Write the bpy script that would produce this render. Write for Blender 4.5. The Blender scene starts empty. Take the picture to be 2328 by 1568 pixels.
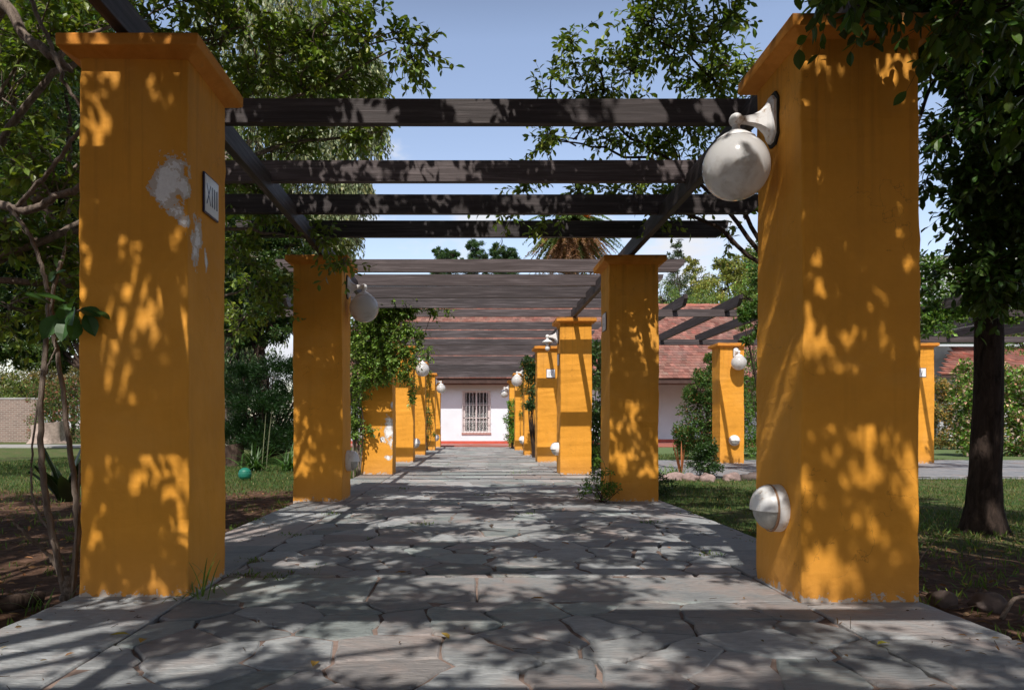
import bpy, math
import numpy as np
from mathutils import Vector, Matrix

scn = bpy.context.scene
COL = scn.collection
EYE = 0.79

# ------------------------------------------------------------------ camera
cam_d = bpy.data.cameras.new("camera")
cam = bpy.data.objects.new("camera", cam_d); COL.objects.link(cam)
cam_d.sensor_width = 36.0
cam_d.lens = 25.51
cam_d.shift_x = 0.0385
cam_d.shift_y = 0.080
cam_d.clip_start = 0.05
cam_d.clip_end = 2000
cam.location = (0, 0, EYE)
cam.rotation_euler = (math.radians(90), 0, 0)
scn.camera = cam

# ------------------------------------------------------------------ light
SUN = Vector((0.163, 0.77, -1.0)).normalized()      # direction the light travels
EL = math.asin(-SUN.z)
AZ = math.atan2(-SUN.x, -SUN.y)
world = bpy.data.worlds.new("World"); scn.world = world
world.use_nodes = True
wn, wl = world.node_tree.nodes, world.node_tree.links
bg = wn["Background"]
sky = wn.new("ShaderNodeTexSky"); sky.sky_type = 'NISHITA'
sky.sun_disc = False
sky.sun_elevation = EL
sky.sun_rotation = AZ % (2 * math.pi)
sky.air_density = 1.0; sky.dust_density = 1.1; sky.ozone_density = 1.4
bg.inputs['Strength'].default_value = 0.15
geo = wn.new("ShaderNodeTexCoord")
mp = wn.new("ShaderNodeMapping"); mp.inputs['Scale'].default_value = (3.2, 3.2, 7.0)
mp.inputs['Location'].default_value = (0.35, 0.1, 0.3)
cl = wn.new("ShaderNodeTexNoise"); cl.inputs['Scale'].default_value = 1.5
cl.inputs['Detail'].default_value = 9; cl.inputs['Roughness'].default_value = 0.56
wl.new(geo.outputs['Generated'], mp.inputs['Vector']); wl.new(mp.outputs[0], cl.inputs['Vector'])
sep = wn.new("ShaderNodeSeparateXYZ"); wl.new(geo.outputs['Generated'], sep.inputs[0])
band = wn.new("ShaderNodeMapRange")          # clouds gather low over the horizon
band.inputs[1].default_value = 0.10; band.inputs[2].default_value = 0.42
band.inputs[3].default_value = 0.13; band.inputs[4].default_value = -0.10
wl.new(sep.outputs['Z'], band.inputs[0])
ad = wn.new("ShaderNodeMath"); ad.operation = 'ADD'
wl.new(cl.outputs['Fac'], ad.inputs[0]); wl.new(band.outputs[0], ad.inputs[1])
rmp = wn.new("ShaderNodeMapRange"); rmp.interpolation_type = 'SMOOTHSTEP'
rmp.inputs[1].default_value = 0.56; rmp.inputs[2].default_value = 0.70
wl.new(ad.outputs[0], rmp.inputs[0])
cmix = wn.new("ShaderNodeMix"); cmix.data_type = 'RGBA'
cmix.inputs['B'].default_value = (4.6, 4.7, 5.0, 1)
tint = wn.new("ShaderNodeMix"); tint.data_type = 'RGBA'; tint.blend_type = 'MULTIPLY'
tint.inputs['Factor'].default_value = 1.0
tint.inputs['B'].default_value = (1.30, 1.10, 1.0, 1)
sky_gain = wn.new("ShaderNodeMapRange")          # low sky brightened, unseen sky overhead dimmed to weaken fill light
sky_gain.inputs[1].default_value = 0.47; sky_gain.inputs[2].default_value = 0.68
sky_gain.inputs[3].default_value = 1.16; sky_gain.inputs[4].default_value = 0.22
wl.new(sep.outputs['Z'], sky_gain.inputs[0])
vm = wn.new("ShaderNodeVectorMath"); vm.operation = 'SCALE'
wl.new(sky.outputs[0], vm.inputs[0]); wl.new(sky_gain.outputs[0], vm.inputs['Scale'])
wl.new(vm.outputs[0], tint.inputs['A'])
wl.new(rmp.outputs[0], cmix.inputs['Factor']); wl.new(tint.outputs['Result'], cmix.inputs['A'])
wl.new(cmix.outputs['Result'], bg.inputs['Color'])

sun_d = bpy.data.lights.new("sun", 'SUN'); sun_d.energy = 4.0
sun_d.angle = math.radians(0.5); sun_d.color = (1.0, 0.95, 0.88)
sun = bpy.data.objects.new("sun", sun_d); COL.objects.link(sun)
sun.rotation_euler = SUN.to_track_quat('-Z', 'Y').to_euler()
sun.location = (0, -5, 20)
scn.view_settings.view_transform = 'Standard'
scn.view_settings.look = 'None'
scn.view_settings.exposure = 0.30
scn.view_settings.gamma = 1.0
scn.cycles.max_bounces = 8

# ------------------------------------------------------------------ helpers
def at(xv, yv, Z):
    """a point given by where it is seen in the 2327 px view and its distance"""
    return np.array(((xv - 1074) * Z / 1649.0, Z, EYE + (970 - yv) * Z / 1649.0))

def tag(o, label=None, cat=None, group=None, kind=None):
    if label: o['label'] = label
    if cat: o['category'] = cat
    if group: o['group'] = group
    if kind: o['kind'] = kind
    return o

def empty(name, loc=(0, 0, 0), rz=0.0, **kw):
    o = bpy.data.objects.new(name, None); COL.objects.link(o)
    o.location = loc; o.rotation_euler = (0, 0, rz); o.empty_display_size = 0.2
    return tag(o, **kw)

class Acc:
    def __init__(s):
        s.v = []; s.f = []; s.n = 0
    def add(s, v, f, mat=0, col=None, smooth=False):
        v = np.asarray(v, float).reshape(-1, 3); f = np.asarray(f, int)
        if f.ndim == 1: f = f.reshape(1, -1)
        c = np.ones((len(v), 3)) if col is None else np.broadcast_to(np.asarray(col, float), (len(v), 3))
        s.v.append((v, c)); s.f.append((f + s.n, mat, smooth)); s.n += len(v)
    def box(s, lo, hi, mat=0, col=None):
        x0, y0, z0 = lo; x1, y1, z1 = hi
        v = [(x0,y0,z0),(x1,y0,z0),(x1,y1,z0),(x0,y1,z0),(x0,y0,z1),(x1,y0,z1),(x1,y1,z1),(x0,y1,z1)]
        s.add(v, [(0,3,2,1),(4,5,6,7),(0,1,5,4),(1,2,6,5),(2,3,7,6),(3,0,4,7)], mat, col)
    def prism(s, prof, axis, a, b, mat=0, col=None):
        """extrude a 2-D profile from a to b along x or y"""
        n = len(prof); v = []
        for t in (a, b):
            for p, q in prof:
                v.append((t, p, q) if axis == 'x' else (p, t, q))
        s.add(v, [(i, (i+1) % n, (i+1) % n + n, i + n) for i in range(n)], mat, col)
        s.add(v, [tuple(range(n))], mat, col); s.add(v, [tuple(range(2*n-1, n-1, -1))], mat, col)
    def lathe(s, prof, origin=(0,0,0), axis='z', seg=24, mat=0, col=None, sx=1.0):
        """prof: (radius, height) pairs"""
        prof = np.array(prof, float); th = np.arange(seg) * 2*math.pi/seg
        R, H = prof[:,0][:,None], prof[:,1][:,None]
        a, b, c = R*np.cos(th), R*np.sin(th), np.repeat(H, seg, 1)
        if axis == 'z': v = np.stack([a*sx, b, c], -1)
        elif axis == 'x': v = np.stack([c, a, b], -1)
        else: v = np.stack([b, c, a], -1)
        k = len(prof); i = np.arange(k-1)[:,None]*seg; j = np.arange(seg)[None,:]; j2 = (j+1) % seg
        f = np.stack([i+j, i+j2, i+seg+j2, i+seg+j], -1).reshape(-1,4)
        s.add(v.reshape(-1,3)+np.array(origin), f, mat, col, True)
    def obj(s, name, mats, parent=None, bevel=0.0):
        me = bpy.data.meshes.new(name)
        V = np.concatenate([a for a, _ in s.v]); C = np.concatenate([c for _, c in s.v])
        me.vertices.add(len(V)); me.vertices.foreach_set('co', V.astype(np.float32).ravel())
        loops = np.concatenate([f.ravel() for f, _, _ in s.f])
        tot = np.concatenate([np.full(len(f), f.shape[1]) for f, _, _ in s.f])
        mi = np.concatenate([np.full(len(f), m) for f, m, _ in s.f])
        sm = np.concatenate([np.full(len(f), q) for f, _, q in s.f])
        me.loops.add(len(loops)); me.polygons.add(len(tot))
        me.loops.foreach_set('vertex_index', loops.astype(np.int32))
        st = np.concatenate([[0], np.cumsum(tot)[:-1]])
        me.polygons.foreach_set('loop_start', st.astype(np.int32))
        me.polygons.foreach_set('loop_total', tot.astype(np.int32))
        me.polygons.foreach_set('material_index', mi.astype(np.int32))
        me.polygons.foreach_set('use_smooth', sm.astype(bool))
        ca = me.color_attributes.new('Col', 'FLOAT_COLOR', 'POINT')
        ca.data.foreach_set('color', np.concatenate([C, np.ones((len(C),1))], 1).astype(np.float32).ravel())
        me.update(calc_edges=True); me.validate()
        for m in (mats if isinstance(mats, (list, tuple)) else [mats]): me.materials.append(m)
        o = bpy.data.objects.new(name, me); COL.objects.link(o)
        if parent: o.parent = parent
        if bevel:
            b = o.modifiers.new('bevel', 'BEVEL'); b.width = bevel; b.segments = 2; b.limit_method = 'ANGLE'
        return o

def nrm(a):
    return a / np.maximum(np.linalg.norm(a, axis=-1, keepdims=True), 1e-9)

def tubes(acc, P, R, S=5, mat=0, col=None):
    """P (N,K,3) paths, R (N,K) radii"""
    P = np.asarray(P, float); R = np.asarray(R, float)
    if P.ndim == 2: P = P[None]; R = R[None]
    N, K, _ = P.shape
    T = np.gradient(P, axis=1); T = nrm(T)
    ref = np.where(np.abs(T[:, :1, 2:3]) > 0.9, np.array([1., 0, 0]), np.array([0, 0, 1.]))
    ref = np.repeat(ref, K, 1)
    A = nrm(np.cross(T, ref)); B = np.cross(T, A)
    th = np.arange(S) * 2*math.pi/S
    ring = P[:, :, None] + R[:, :, None, None]*(A[:, :, None]*np.cos(th)[:, None] + B[:, :, None]*np.sin(th)[:, None])
    base = (np.arange(N)*K*S)[:, None, None]; i = (np.arange(K-1)*S)[None, :, None]
    j = np.arange(S)[None, None]; j2 = (j+1) % S
    f = np.stack([base+i+j, base+i+j2, base+i+S+j2, base+i+S+j], -1).reshape(-1, 4)
    acc.add(ring.reshape(-1, 3), f, mat, col, True)

def smooth_path(pts, k=10):
    """Catmull-Rom through the points"""
    p = np.array(pts, float); p = np.concatenate([[2*p[0]-p[1]], p, [2*p[-1]-p[-2]]])
    out = []
    for i in range(1, len(p)-2):
        for t in np.linspace(0, 1, k, endpoint=False):
            out.append(0.5*((2*p[i]) + (-p[i-1]+p[i+1])*t + (2*p[i-1]-5*p[i]+4*p[i+1]-p[i+2])*t*t + (-p[i-1]+3*p[i]-3*p[i+1]+p[i+2])*t**3))
    out.append(p[-2])
    return np.array(out)

# leaf shapes: (along, across, lift)
LEAF_HI = (np.array([(0,0,0),(.33,-.34,.06),(.34,0,-.02),(.33,.34,.06),(.70,-.40,.02),(.70,0,-.05),(.70,.40,.02),(1,0,-.13)]),
           [(0,2,1),(0,3,2),(4,5,7),(5,6,7)], [(1,2,5,4),(2,3,6,5)])
_st = [(0, 0), (.10, .17), (.26, .37), (.46, .47), (.66, .42), (.84, .24), (1, 0)]
_pv = []
for _t, _w in _st: _pv += [(_t, -_w, .10*_w-.16*_t*_t), (_t, 0, -.05*(_w > 0)-.16*_t*_t), (_t, _w, .10*_w-.16*_t*_t)]
LEAF_XL = (np.array(_pv), [(0, 4, 3), (0, 5, 4)], [(3*k+q, 3*k+q+1, 3*k+q+4, 3*k+q+3) for k in range(1, 6) for q in (0, 1)])
LEAF_LO = (np.array([(0,0,0),(.55,-.42,.07),(.55,.42,.07),(1,0,-.06)]), [(0,3,1),(0,2,3)], None)
LEAF_NARROW = (np.array([(0,0,0),(.5,-.5,0),(.5,.5,0),(1,0,0)]), [(0,3,1),(0,2,3)], None)

def leaves(acc, pos, d, up, size, width, tpl=LEAF_HI, mat=0, col=(.06,.12,.02), var=0.3, rng=None, hue=0.12):
    N = len(pos)
    d = nrm(d); s = nrm(np.cross(up, d)); n = np.cross(d, s)
    size = np.broadcast_to(size, (N,)); T, tri, quad = tpl
    V = (pos[:, None] + size[:, None, None]*(d[:, None]*T[None, :, 0:1]
         + s[:, None]*T[None, :, 1:2]*width + n[:, None]*T[None, :, 2:3]))
    k = len(T)
    b = rng.normal(0, var, N); h = rng.normal(0, hue, N)
    c = np.array(col)[None]*np.exp(b)[:, None]*np.stack([np.exp(h), np.ones(N), np.exp(-h*.5)], -1)
    c = np.repeat(c, k, 0)
    off = (np.arange(N)*k)[:, None, None]
    m0 = acc.n
    acc.add(V.reshape(-1, 3), (off+np.array(tri)[None]).reshape(-1, 3), mat, c)
    if quad:
        acc.f.append(((off+np.array(quad)[None]).reshape(-1, 4)+m0, mat, False))

def leafy_twigs(acc, rng, start, d, L, nl, size, width, tpl=LEAF_HI, col=(.06,.12,.02), wood=1, lm=0,
                droop=0.25, r=0.003, woody=True, var=0.3, hue=0.12, upn=0.9):
    """N twigs with nl leaves each set alternately along them"""
    N = len(start); L = np.broadcast_to(L, (N,)); d = nrm(d)
    t = np.linspace(0, 1, 4)
    bend = rng.normal(0, .18, (N, 3)); bend[:, 2] -= droop*.8
    P = start[:, None] + L[:, None, None]*(d[:, None]*t[None, :, None] + bend[:, None]*(t**2)[None, :, None])
    if woody:
        tubes(acc, P, np.repeat(np.linspace(1, .35, 4)[None]*r, N, 0), 3, wood)
    tl = (np.arange(nl)+.6)/nl
    tl = np.clip(tl[None]+rng.normal(0, .04, (N, nl)), .08, 1)
    Q = start[:, None] + L[:, None, None]*(d[:, None]*tl[..., None] + bend[:, None]*(tl**2)[..., None])
    tan = nrm(d[:, None] + 2*bend[:, None]*tl[..., None])
    a = rng.uniform(0, 6.28, (N, 1)) + np.arange(nl)[None]*2.4
    ref = np.array([0, 0, 1.])
    A = nrm(np.cross(tan, ref)+1e-4); B = np.cross(tan, A)
    side = A*np.cos(a)[..., None] + B*np.sin(a)[..., None]*.7
    ld = tan*.55 + side*.9 + np.array([0, 0, -droop]) + rng.normal(0, .15, side.shape)
    up = np.array([0, 0, upn]) + rng.normal(0, .42, side.shape)
    sz = size*rng.uniform(.6, 1.15, (N, nl))
    leaves(acc, Q.reshape(-1, 3), ld.reshape(-1, 3), up.reshape(-1, 3), sz.ravel(), width, tpl, lm, col, var, rng, hue)

def crown(rng, acc, clumps, root, B=9, T=7, nl=9, twig=.3, size=.08, width=.55, tpl=LEAF_HI, col=(.06,.12,.02),
          droop=.25, br=.008, up=.2, woody=True, var=.3, hue=.12):
    """clumps: (cx,cy,cz,rx,ry,rz[,density]); sub-branches fan out in each clump and carry leafy twigs"""
    root = np.array(root, float)
    for c in clumps:
        cen = np.array(c[:3]); rad = np.array(c[3:6]); dn = c[6] if len(c) > 6 else 1.0
        nb = max(2, int(B*dn*(rad.prod()**(1/3.))**1.6/.45**1.6))
        end = rng.normal(0, 1, (nb, 3)); end = nrm(end)*rng.uniform(.35, 1, (nb, 1))**.6
        end = cen + end*rad
        out = nrm(cen-root)*.35*rad.mean()
        s0 = cen - out + rng.normal(0, .1, (nb, 3))*rad
        t = np.linspace(0, 1, 5)
        mid = rng.normal(0, .12, (nb, 3))*rad.mean(); mid[:, 2] += .1*rad.mean()
        P = s0[:, None]*(1-t)[None, :, None] + end[:, None]*t[None, :, None] + mid[:, None]*(4*t*(1-t))[None, :, None]
        if woody: tubes(acc, P, np.repeat(np.linspace(1, .4, 5)[None]*br, nb, 0), 4, 1)
        q = rng.uniform(.25, 1, (nb, T)); 
        S = s0[:, None]*(1-q)[..., None] + end[:, None]*q[..., None] + mid[:, None]*(4*q*(1-q))[..., None]
        D = nrm(end-s0)[:, None]*.5 + rng.normal(0, .65, (nb, T, 3)) + np.array([0, 0, up])
        leafy_twigs(acc, rng, S.reshape(-1, 3), D.reshape(-1, 3), rng.uniform(.6, 1.2, nb*T)*twig, nl, size, width,
                    tpl, col, droop=droop, woody=woody, var=var, hue=hue, r=br*.4)

def limb(acc, pts, r0, r1, S=8, k=8, mat=0, rng=None, wob=0.0):
    P = smooth_path(pts, k)
    if rng is not None: P[1:-1] += rng.normal(0, wob, (len(P)-2, 3))
    tubes(acc, P, np.linspace(r0, r1, len(P)), S, mat)

# ------------------------------------------------------------------ materials
def mat(name, rough=.7, spec=.3):
    m = bpy.data.materials.new(name); m.use_nodes = True
    nt = m.node_tree; b = nt.nodes['Principled BSDF']
    b.inputs['Roughness'].default_value = rough; b.inputs['Specular IOR Level'].default_value = spec
    return m, nt, b
def N(nt, t, **kw):
    n = nt.nodes.new(t)
    for k, v in kw.items():
        if k in n.inputs.keys(): n.inputs[k].default_value = v
        else: setattr(n, k, v)
    return n
def coords(nt, kind='Object', scale=(1,1,1), rnd=True):
    c = N(nt, 'ShaderNodeTexCoord'); m = N(nt, 'ShaderNodeMapping'); m.inputs['Scale'].default_value = scale
    nt.links.new(c.outputs[kind], m.inputs[0])
    if not rnd: return c.outputs[kind]
    oi = N(nt, 'ShaderNodeObjectInfo'); k = N(nt, 'ShaderNodeMath', operation='MULTIPLY'); k.inputs[1].default_value = 41.0
    nt.links.new(oi.outputs['Random'], k.inputs[0])
    a = N(nt, 'ShaderNodeVectorMath', operation='ADD'); nt.links.new(m.outputs[0], a.inputs[0]); nt.links.new(k.outputs[0], a.inputs[1])
    return a.outputs[0]
def noise(nt, vec, scale, detail=5, rough=.55, dist=0):
    n = N(nt, 'ShaderNodeTexNoise', Scale=scale, Detail=detail, Roughness=rough, Distortion=dist)
    nt.links.new(vec, n.inputs['Vector']); return n.outputs['Fac']
def ramp(nt, fac, stops):
    r = N(nt, 'ShaderNodeValToRGB'); e = r.color_ramp.elements
    while len(e) < len(stops): e.new(.5)
    for i, (p, c) in enumerate(stops):
        e[i].position = p; e[i].color = (c[0], c[1], c[2], 1) if not isinstance(c, (int, float)) else (c, c, c, 1)
    nt.links.new(fac, r.inputs[0]); return r.outputs[0]
def mix(nt, f, a, b, mode='MIX'):
    m = N(nt, 'ShaderNodeMix', data_type='RGBA', blend_type=mode)
    for s, v in (('Factor', f), ('A', a), ('B', b)):
        if hasattr(v, 'node'): nt.links.new(v, m.inputs[s])
        elif isinstance(v, (int, float)): m.inputs[s].default_value = v
        else: m.inputs[s].default_value = (v[0], v[1], v[2], 1)
    return m.outputs['Result']
def math_(nt, op, a, b=0.0, clamp=False):
    m = N(nt, 'ShaderNodeMath', operation=op); m.use_clamp = clamp
    for i, v in enumerate((a, b)):
        if hasattr(v, 'node'): nt.links.new(v, m.inputs[i])
        else: m.inputs[i].default_value = v
    return m.outputs[0]
def bump(nt, b, h, strength=.3, dist=.01):
    n = N(nt, 'ShaderNodeBump', Strength=strength, Distance=dist)
    nt.links.new(h, n.inputs['Height']); nt.links.new(n.outputs[0], b.inputs['Normal'])
def setc(nt, b, c): nt.links.new(c, b.inputs['Base Color'])

def leaf_mat(name, trans=.28, rough=.42, spec=.4):
    m, nt, b = mat(name, rough, spec)
    a = N(nt, 'ShaderNodeAttribute', attribute_name='Col')
    setc(nt, b, a.outputs['Color'])
    tr = N(nt, 'ShaderNodeBsdfTranslucent')
    c = mix(nt, 1.0, a.outputs['Color'], (1.5, 1.6, .55), 'MULTIPLY'); nt.links.new(c, tr.inputs[0])
    mx = N(nt, 'ShaderNodeMixShader', Fac=trans)
    nt.links.new(b.outputs[0], mx.inputs[1]); nt.links.new(tr.outputs[0], mx.inputs[2])
    nt.links.new(mx.outputs[0], nt.nodes['Material Output'].inputs[0]); return m
LEAF = leaf_mat('leaf')
GRASS = leaf_mat('grass_blade', .3, .6, .2)

def bark_mat(name, c0, c1, sc=18):
    m, nt, b = mat(name, .9, .15)
    v = coords(nt, 'Object', (1, 1, .25)); f = noise(nt, v, sc, 8, .7, .6)
    setc(nt, b, ramp(nt, f, [(.3, c0), (.68, c1)])); bump(nt, b, f, .9, .03); return m
BARK = bark_mat('bark', (.018, .012, .010), (.11, .075, .058))
BARKL = bark_mat('pale_bark', (.10, .075, .06), (.34, .27, .22), 30)

def plaster(name, base, patches=()):
    """painted render with grime, chips near the foot and peeled patches [(x,y,z,r)] in object space"""
    m, nt, b = mat(name, .72, .25)
    v = coords(nt); n1 = noise(nt, v, 2.2, 6, .6); n2 = noise(nt, v, 60, 3, .6); n3 = noise(nt, coords(nt, 'Object', (14, 14, .9)), 1.0, 4, .6)
    c = ramp(nt, n1, [(.3, tuple(x*.86 for x in base)), (.7, tuple(min(1, x*1.06) for x in base))])
    c = mix(nt, math_(nt, 'MULTIPLY', ramp(nt, n3, [(.55, 0.), (.8, 1.)]), .22), c, tuple(x*.55 for x in base))
    raw = coords(nt, rnd=False)
    sp = N(nt, 'ShaderNodeSeparateXYZ'); nt.links.new(raw, sp.inputs[0])
    nf = noise(nt, v, 26, 6, .7, .5)
    # hairline cracks, only here and there
    vo = N(nt, 'ShaderNodeTexVoronoi', feature='DISTANCE_TO_EDGE', Scale=2.3)
    wob = N(nt, 'ShaderNodeTexNoise', Scale=7.0, Detail=5.0); nt.links.new(v, wob.inputs['Vector'])
    wv = N(nt, 'ShaderNodeVectorMath', operation='MULTIPLY_ADD'); nt.links.new(wob.outputs['Color'], wv.inputs[0]); wv.inputs[1].default_value = (.35, .35, .35); nt.links.new(v, wv.inputs[2])
    nt.links.new(wv.outputs[0], vo.inputs['Vector'])
    crk = math_(nt, 'MULTIPLY', math_(nt, 'LESS_THAN', vo.outputs['Distance'], .003), math_(nt, 'GREATER_THAN', noise(nt, v, 1.7, 2), .56))
    c = mix(nt, math_(nt, 'MULTIPLY', crk, .38), c, (.16, .06, .015))
    # rain streaks running down from under the cap
    drip = noise(nt, coords(nt, 'Object', (22, 22, .35)), 1.0, 5, .65)
    dz = N(nt, 'ShaderNodeMapRange'); nt.links.new(sp.outputs['Z'], dz.inputs[0]); dz.inputs[1].default_value = 1.5; dz.inputs[2].default_value = 2.5
    c = mix(nt, math_(nt, 'MULTIPLY', math_(nt, 'MULTIPLY', ramp(nt, drip, [(.5, 0.), (.68, 1.)]), dz.outputs[0]), .42), c, (.30, .12, .02))
    # faded, chalky areas
    c = mix(nt, math_(nt, 'MULTIPLY', ramp(nt, noise(nt, v, 1.1, 7, .62, .6), [(.5, 0.), (.72, 1.)]), .28), c, (.80, .44, .13))
    # splash dirt and bare render along the foot
    low = N(nt, 'ShaderNodeMapRange'); nt.links.new(sp.outputs['Z'], low.inputs[0])
    low.inputs[1].default_value = 0.0; low.inputs[2].default_value = .30; low.inputs[3].default_value = .5; low.inputs[4].default_value = 0
    c = mix(nt, math_(nt, 'MULTIPLY', low.outputs[0], n1), c, (.30, .16, .09))
    foot = N(nt, 'ShaderNodeMapRange'); nt.links.new(sp.outputs['Z'], foot.inputs[0])
    foot.inputs[1].default_value = 0.0; foot.inputs[2].default_value = .09; foot.inputs[3].default_value = .53; foot.inputs[4].default_value = .22
    chip = math_(nt, 'LESS_THAN', nf, foot.outputs[0])
    c = mix(nt, chip, c, (.50, .42, .36))
    nd = N(nt, 'ShaderNodeTexNoise', Scale=11.0, Detail=8.0, Roughness=.72); nt.links.new(v, nd.inputs['Vector'])
    off = mix(nt, 1.0, nd.outputs['Color'], (.5, .5, .5), 'SUBTRACT')
    bare = rim = None
    for (x, y, z, r, sz) in patches:
        s = N(nt, 'ShaderNodeVectorMath', operation='SUBTRACT'); nt.links.new(raw, s.inputs[0]); s.inputs[1].default_value = (x, y, z)
        sc = N(nt, 'ShaderNodeVectorMath', operation='MULTIPLY'); nt.links.new(s.outputs[0], sc.inputs[0]); sc.inputs[1].default_value = (1, 1, 1/sz)
        ln = N(nt, 'ShaderNodeVectorMath', operation='LENGTH'); nt.links.new(sc.outputs[0], ln.inputs[0])
        dd = math_(nt, 'ADD', ln.outputs['Value'], math_(nt, 'MULTIPLY', math_(nt, 'SUBTRACT', nd.outputs['Fac'], .5), r*4.2))
        k = math_(nt, 'LESS_THAN', dd, r)
        k2 = math_(nt, 'LESS_THAN', dd, r*.55); rim = k2 if rim is None else math_(nt, 'MAXIMUM', rim, k2)
        bare = k if bare is None else math_(nt, 'MAXIMUM', bare, k)
    if bare is not None:
        c = mix(nt, bare, c, mix(nt, rim, (.60, .52, .46), ramp(nt, n2, [(.3, (.78, .76, .77)), (.7, (.90, .89, .90))])))
    setc(nt, b, c)
    n5 = noise(nt, v, 5.5, 3, .5)
    h = math_(nt, 'ADD', math_(nt, 'MULTIPLY', n2, .5), math_(nt, 'MULTIPLY', n5, 4.0))
    h = math_(nt, 'SUBTRACT', h, math_(nt, 'MULTIPLY', crk, 1.0))
    if bare is not None: h = math_(nt, 'SUBTRACT', h, math_(nt, 'MULTIPLY', bare, .8))
    h = math_(nt, 'SUBTRACT', h, math_(nt, 'MULTIPLY', chip, .5))
    bump(nt, b, h, .5, .007)
    return m
OCHRE = (.76, .330, .036)
PLASTER = plaster('ochre_plaster', OCHRE)

def wood_mat(axis, name):
    m, nt, b = mat(name, .62, .35)
    sc = [26, 26, 26]; sc[axis] = 1.1
    v = coords(nt, 'Object', tuple(sc)); g = noise(nt, v, 1.6, 8, .65, .4)
    big = noise(nt, coords(nt), 1.3, 4)
    oi = N(nt, 'ShaderNodeObjectInfo')
    c = ramp(nt, g, [(.25, (.014, .011, .011)), (.5, (.042, .036, .037)), (.8, (.15, .130, .130))])
    c = mix(nt, big, c, mix(nt, 1.0, c, (1.9, 1.8, 1.85), 'MULTIPLY'))
    c = mix(nt, math_(nt, 'MULTIPLY', oi.outputs['Random'], .35), c, (.075, .048, .043))
    vr = N(nt, 'ShaderNodeMapRange'); nt.links.new(math_(nt, 'FRACT', math_(nt, 'MULTIPLY', oi.outputs['Random'], 7.3)), vr.inputs[0]); vr.inputs[3].default_value = .6; vr.inputs[4].default_value = 1.35
    sv = N(nt, 'ShaderNodeVectorMath', operation='SCALE'); nt.links.new(c, sv.inputs[0]); nt.links.new(vr.outputs[0], sv.inputs['Scale']); c = sv.outputs[0]
    setc(nt, b, c); bump(nt, b, g, .5, .006); return m
WOODX, WOODY = wood_mat(0, 'dark_timber_grain_across'), wood_mat(1, 'dark_timber_grain_along')

def simple(name, c, rough=.6, spec=.4, nscale=0, var=.2, bs=0):
    m, nt, b = mat(name, rough, spec)
    if nscale:
        v = coords(nt); f = noise(nt, v, nscale, 6, .6)
        setc(nt, b, ramp(nt, f, [(.3, tuple(x*(1-var) for x in c)), (.7, tuple(min(1, x*(1+var)) for x in c))]))
        if bs: bump(nt, b, f, bs, .01)
    else: b.inputs['Base Color'].default_value = (*c, 1)
    return m

def stone_mat():
    m, nt, b = mat('slate_flagstone', .62, .4)
    a = N(nt, 'ShaderNodeAttribute', attribute_name='Col')
    v = coords(nt); n1 = noise(nt, v, 5, 8, .65, .5); n2 = noise(nt, coords(nt, 'Object', (2, 9, 5)), 7, 7, .7, .8); n3 = noise(nt, v, 1.1, 5, .6, .4)
    c = mix(nt, 1.0, a.outputs['Color'], ramp(nt, n1, [(.28, (.70, .70, .72)), (.72, (1.2, 1.18, 1.16))]), 'MULTIPLY')
    c = mix(nt, math_(nt, 'MULTIPLY', ramp(nt, n2, [(.42, 0.), (.70, 1.)]), .5), c, (.17, .175, .185))
    # mortar smears and red soil washed over the stones
    c = mix(nt, math_(nt, 'MULTIPLY', ramp(nt, math_(nt, 'MULTIPLY', math_(nt, 'ADD', n3, n1), .5), [(.50, 0.), (.64, 1.)]), .75), c, (.36, .27, .24))
    setc(nt, b, c)
    bump(nt, b, math_(nt, 'ADD', n2, math_(nt, 'MULTIPLY', n1, 1.0)), .9, .02); return m
STONE = stone_mat()
def mortar_mat():
    m, nt, b = mat('path_mortar', .95, .1)
    v = coords(nt); f = noise(nt, v, 9, 7, .7, .3); g = noise(nt, v, 2.4, 4)
    c = ramp(nt, f, [(.3, (.15, .105, .085)), (.7, (.33, .245, .21))])
    c = mix(nt, ramp(nt, g, [(.34, 0.), (.46, 1.)]), (.05, .038, .03), c)
    setc(nt, b, c); bump(nt, b, f, .6, .01); return m
MORTAR = mortar_mat()

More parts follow.
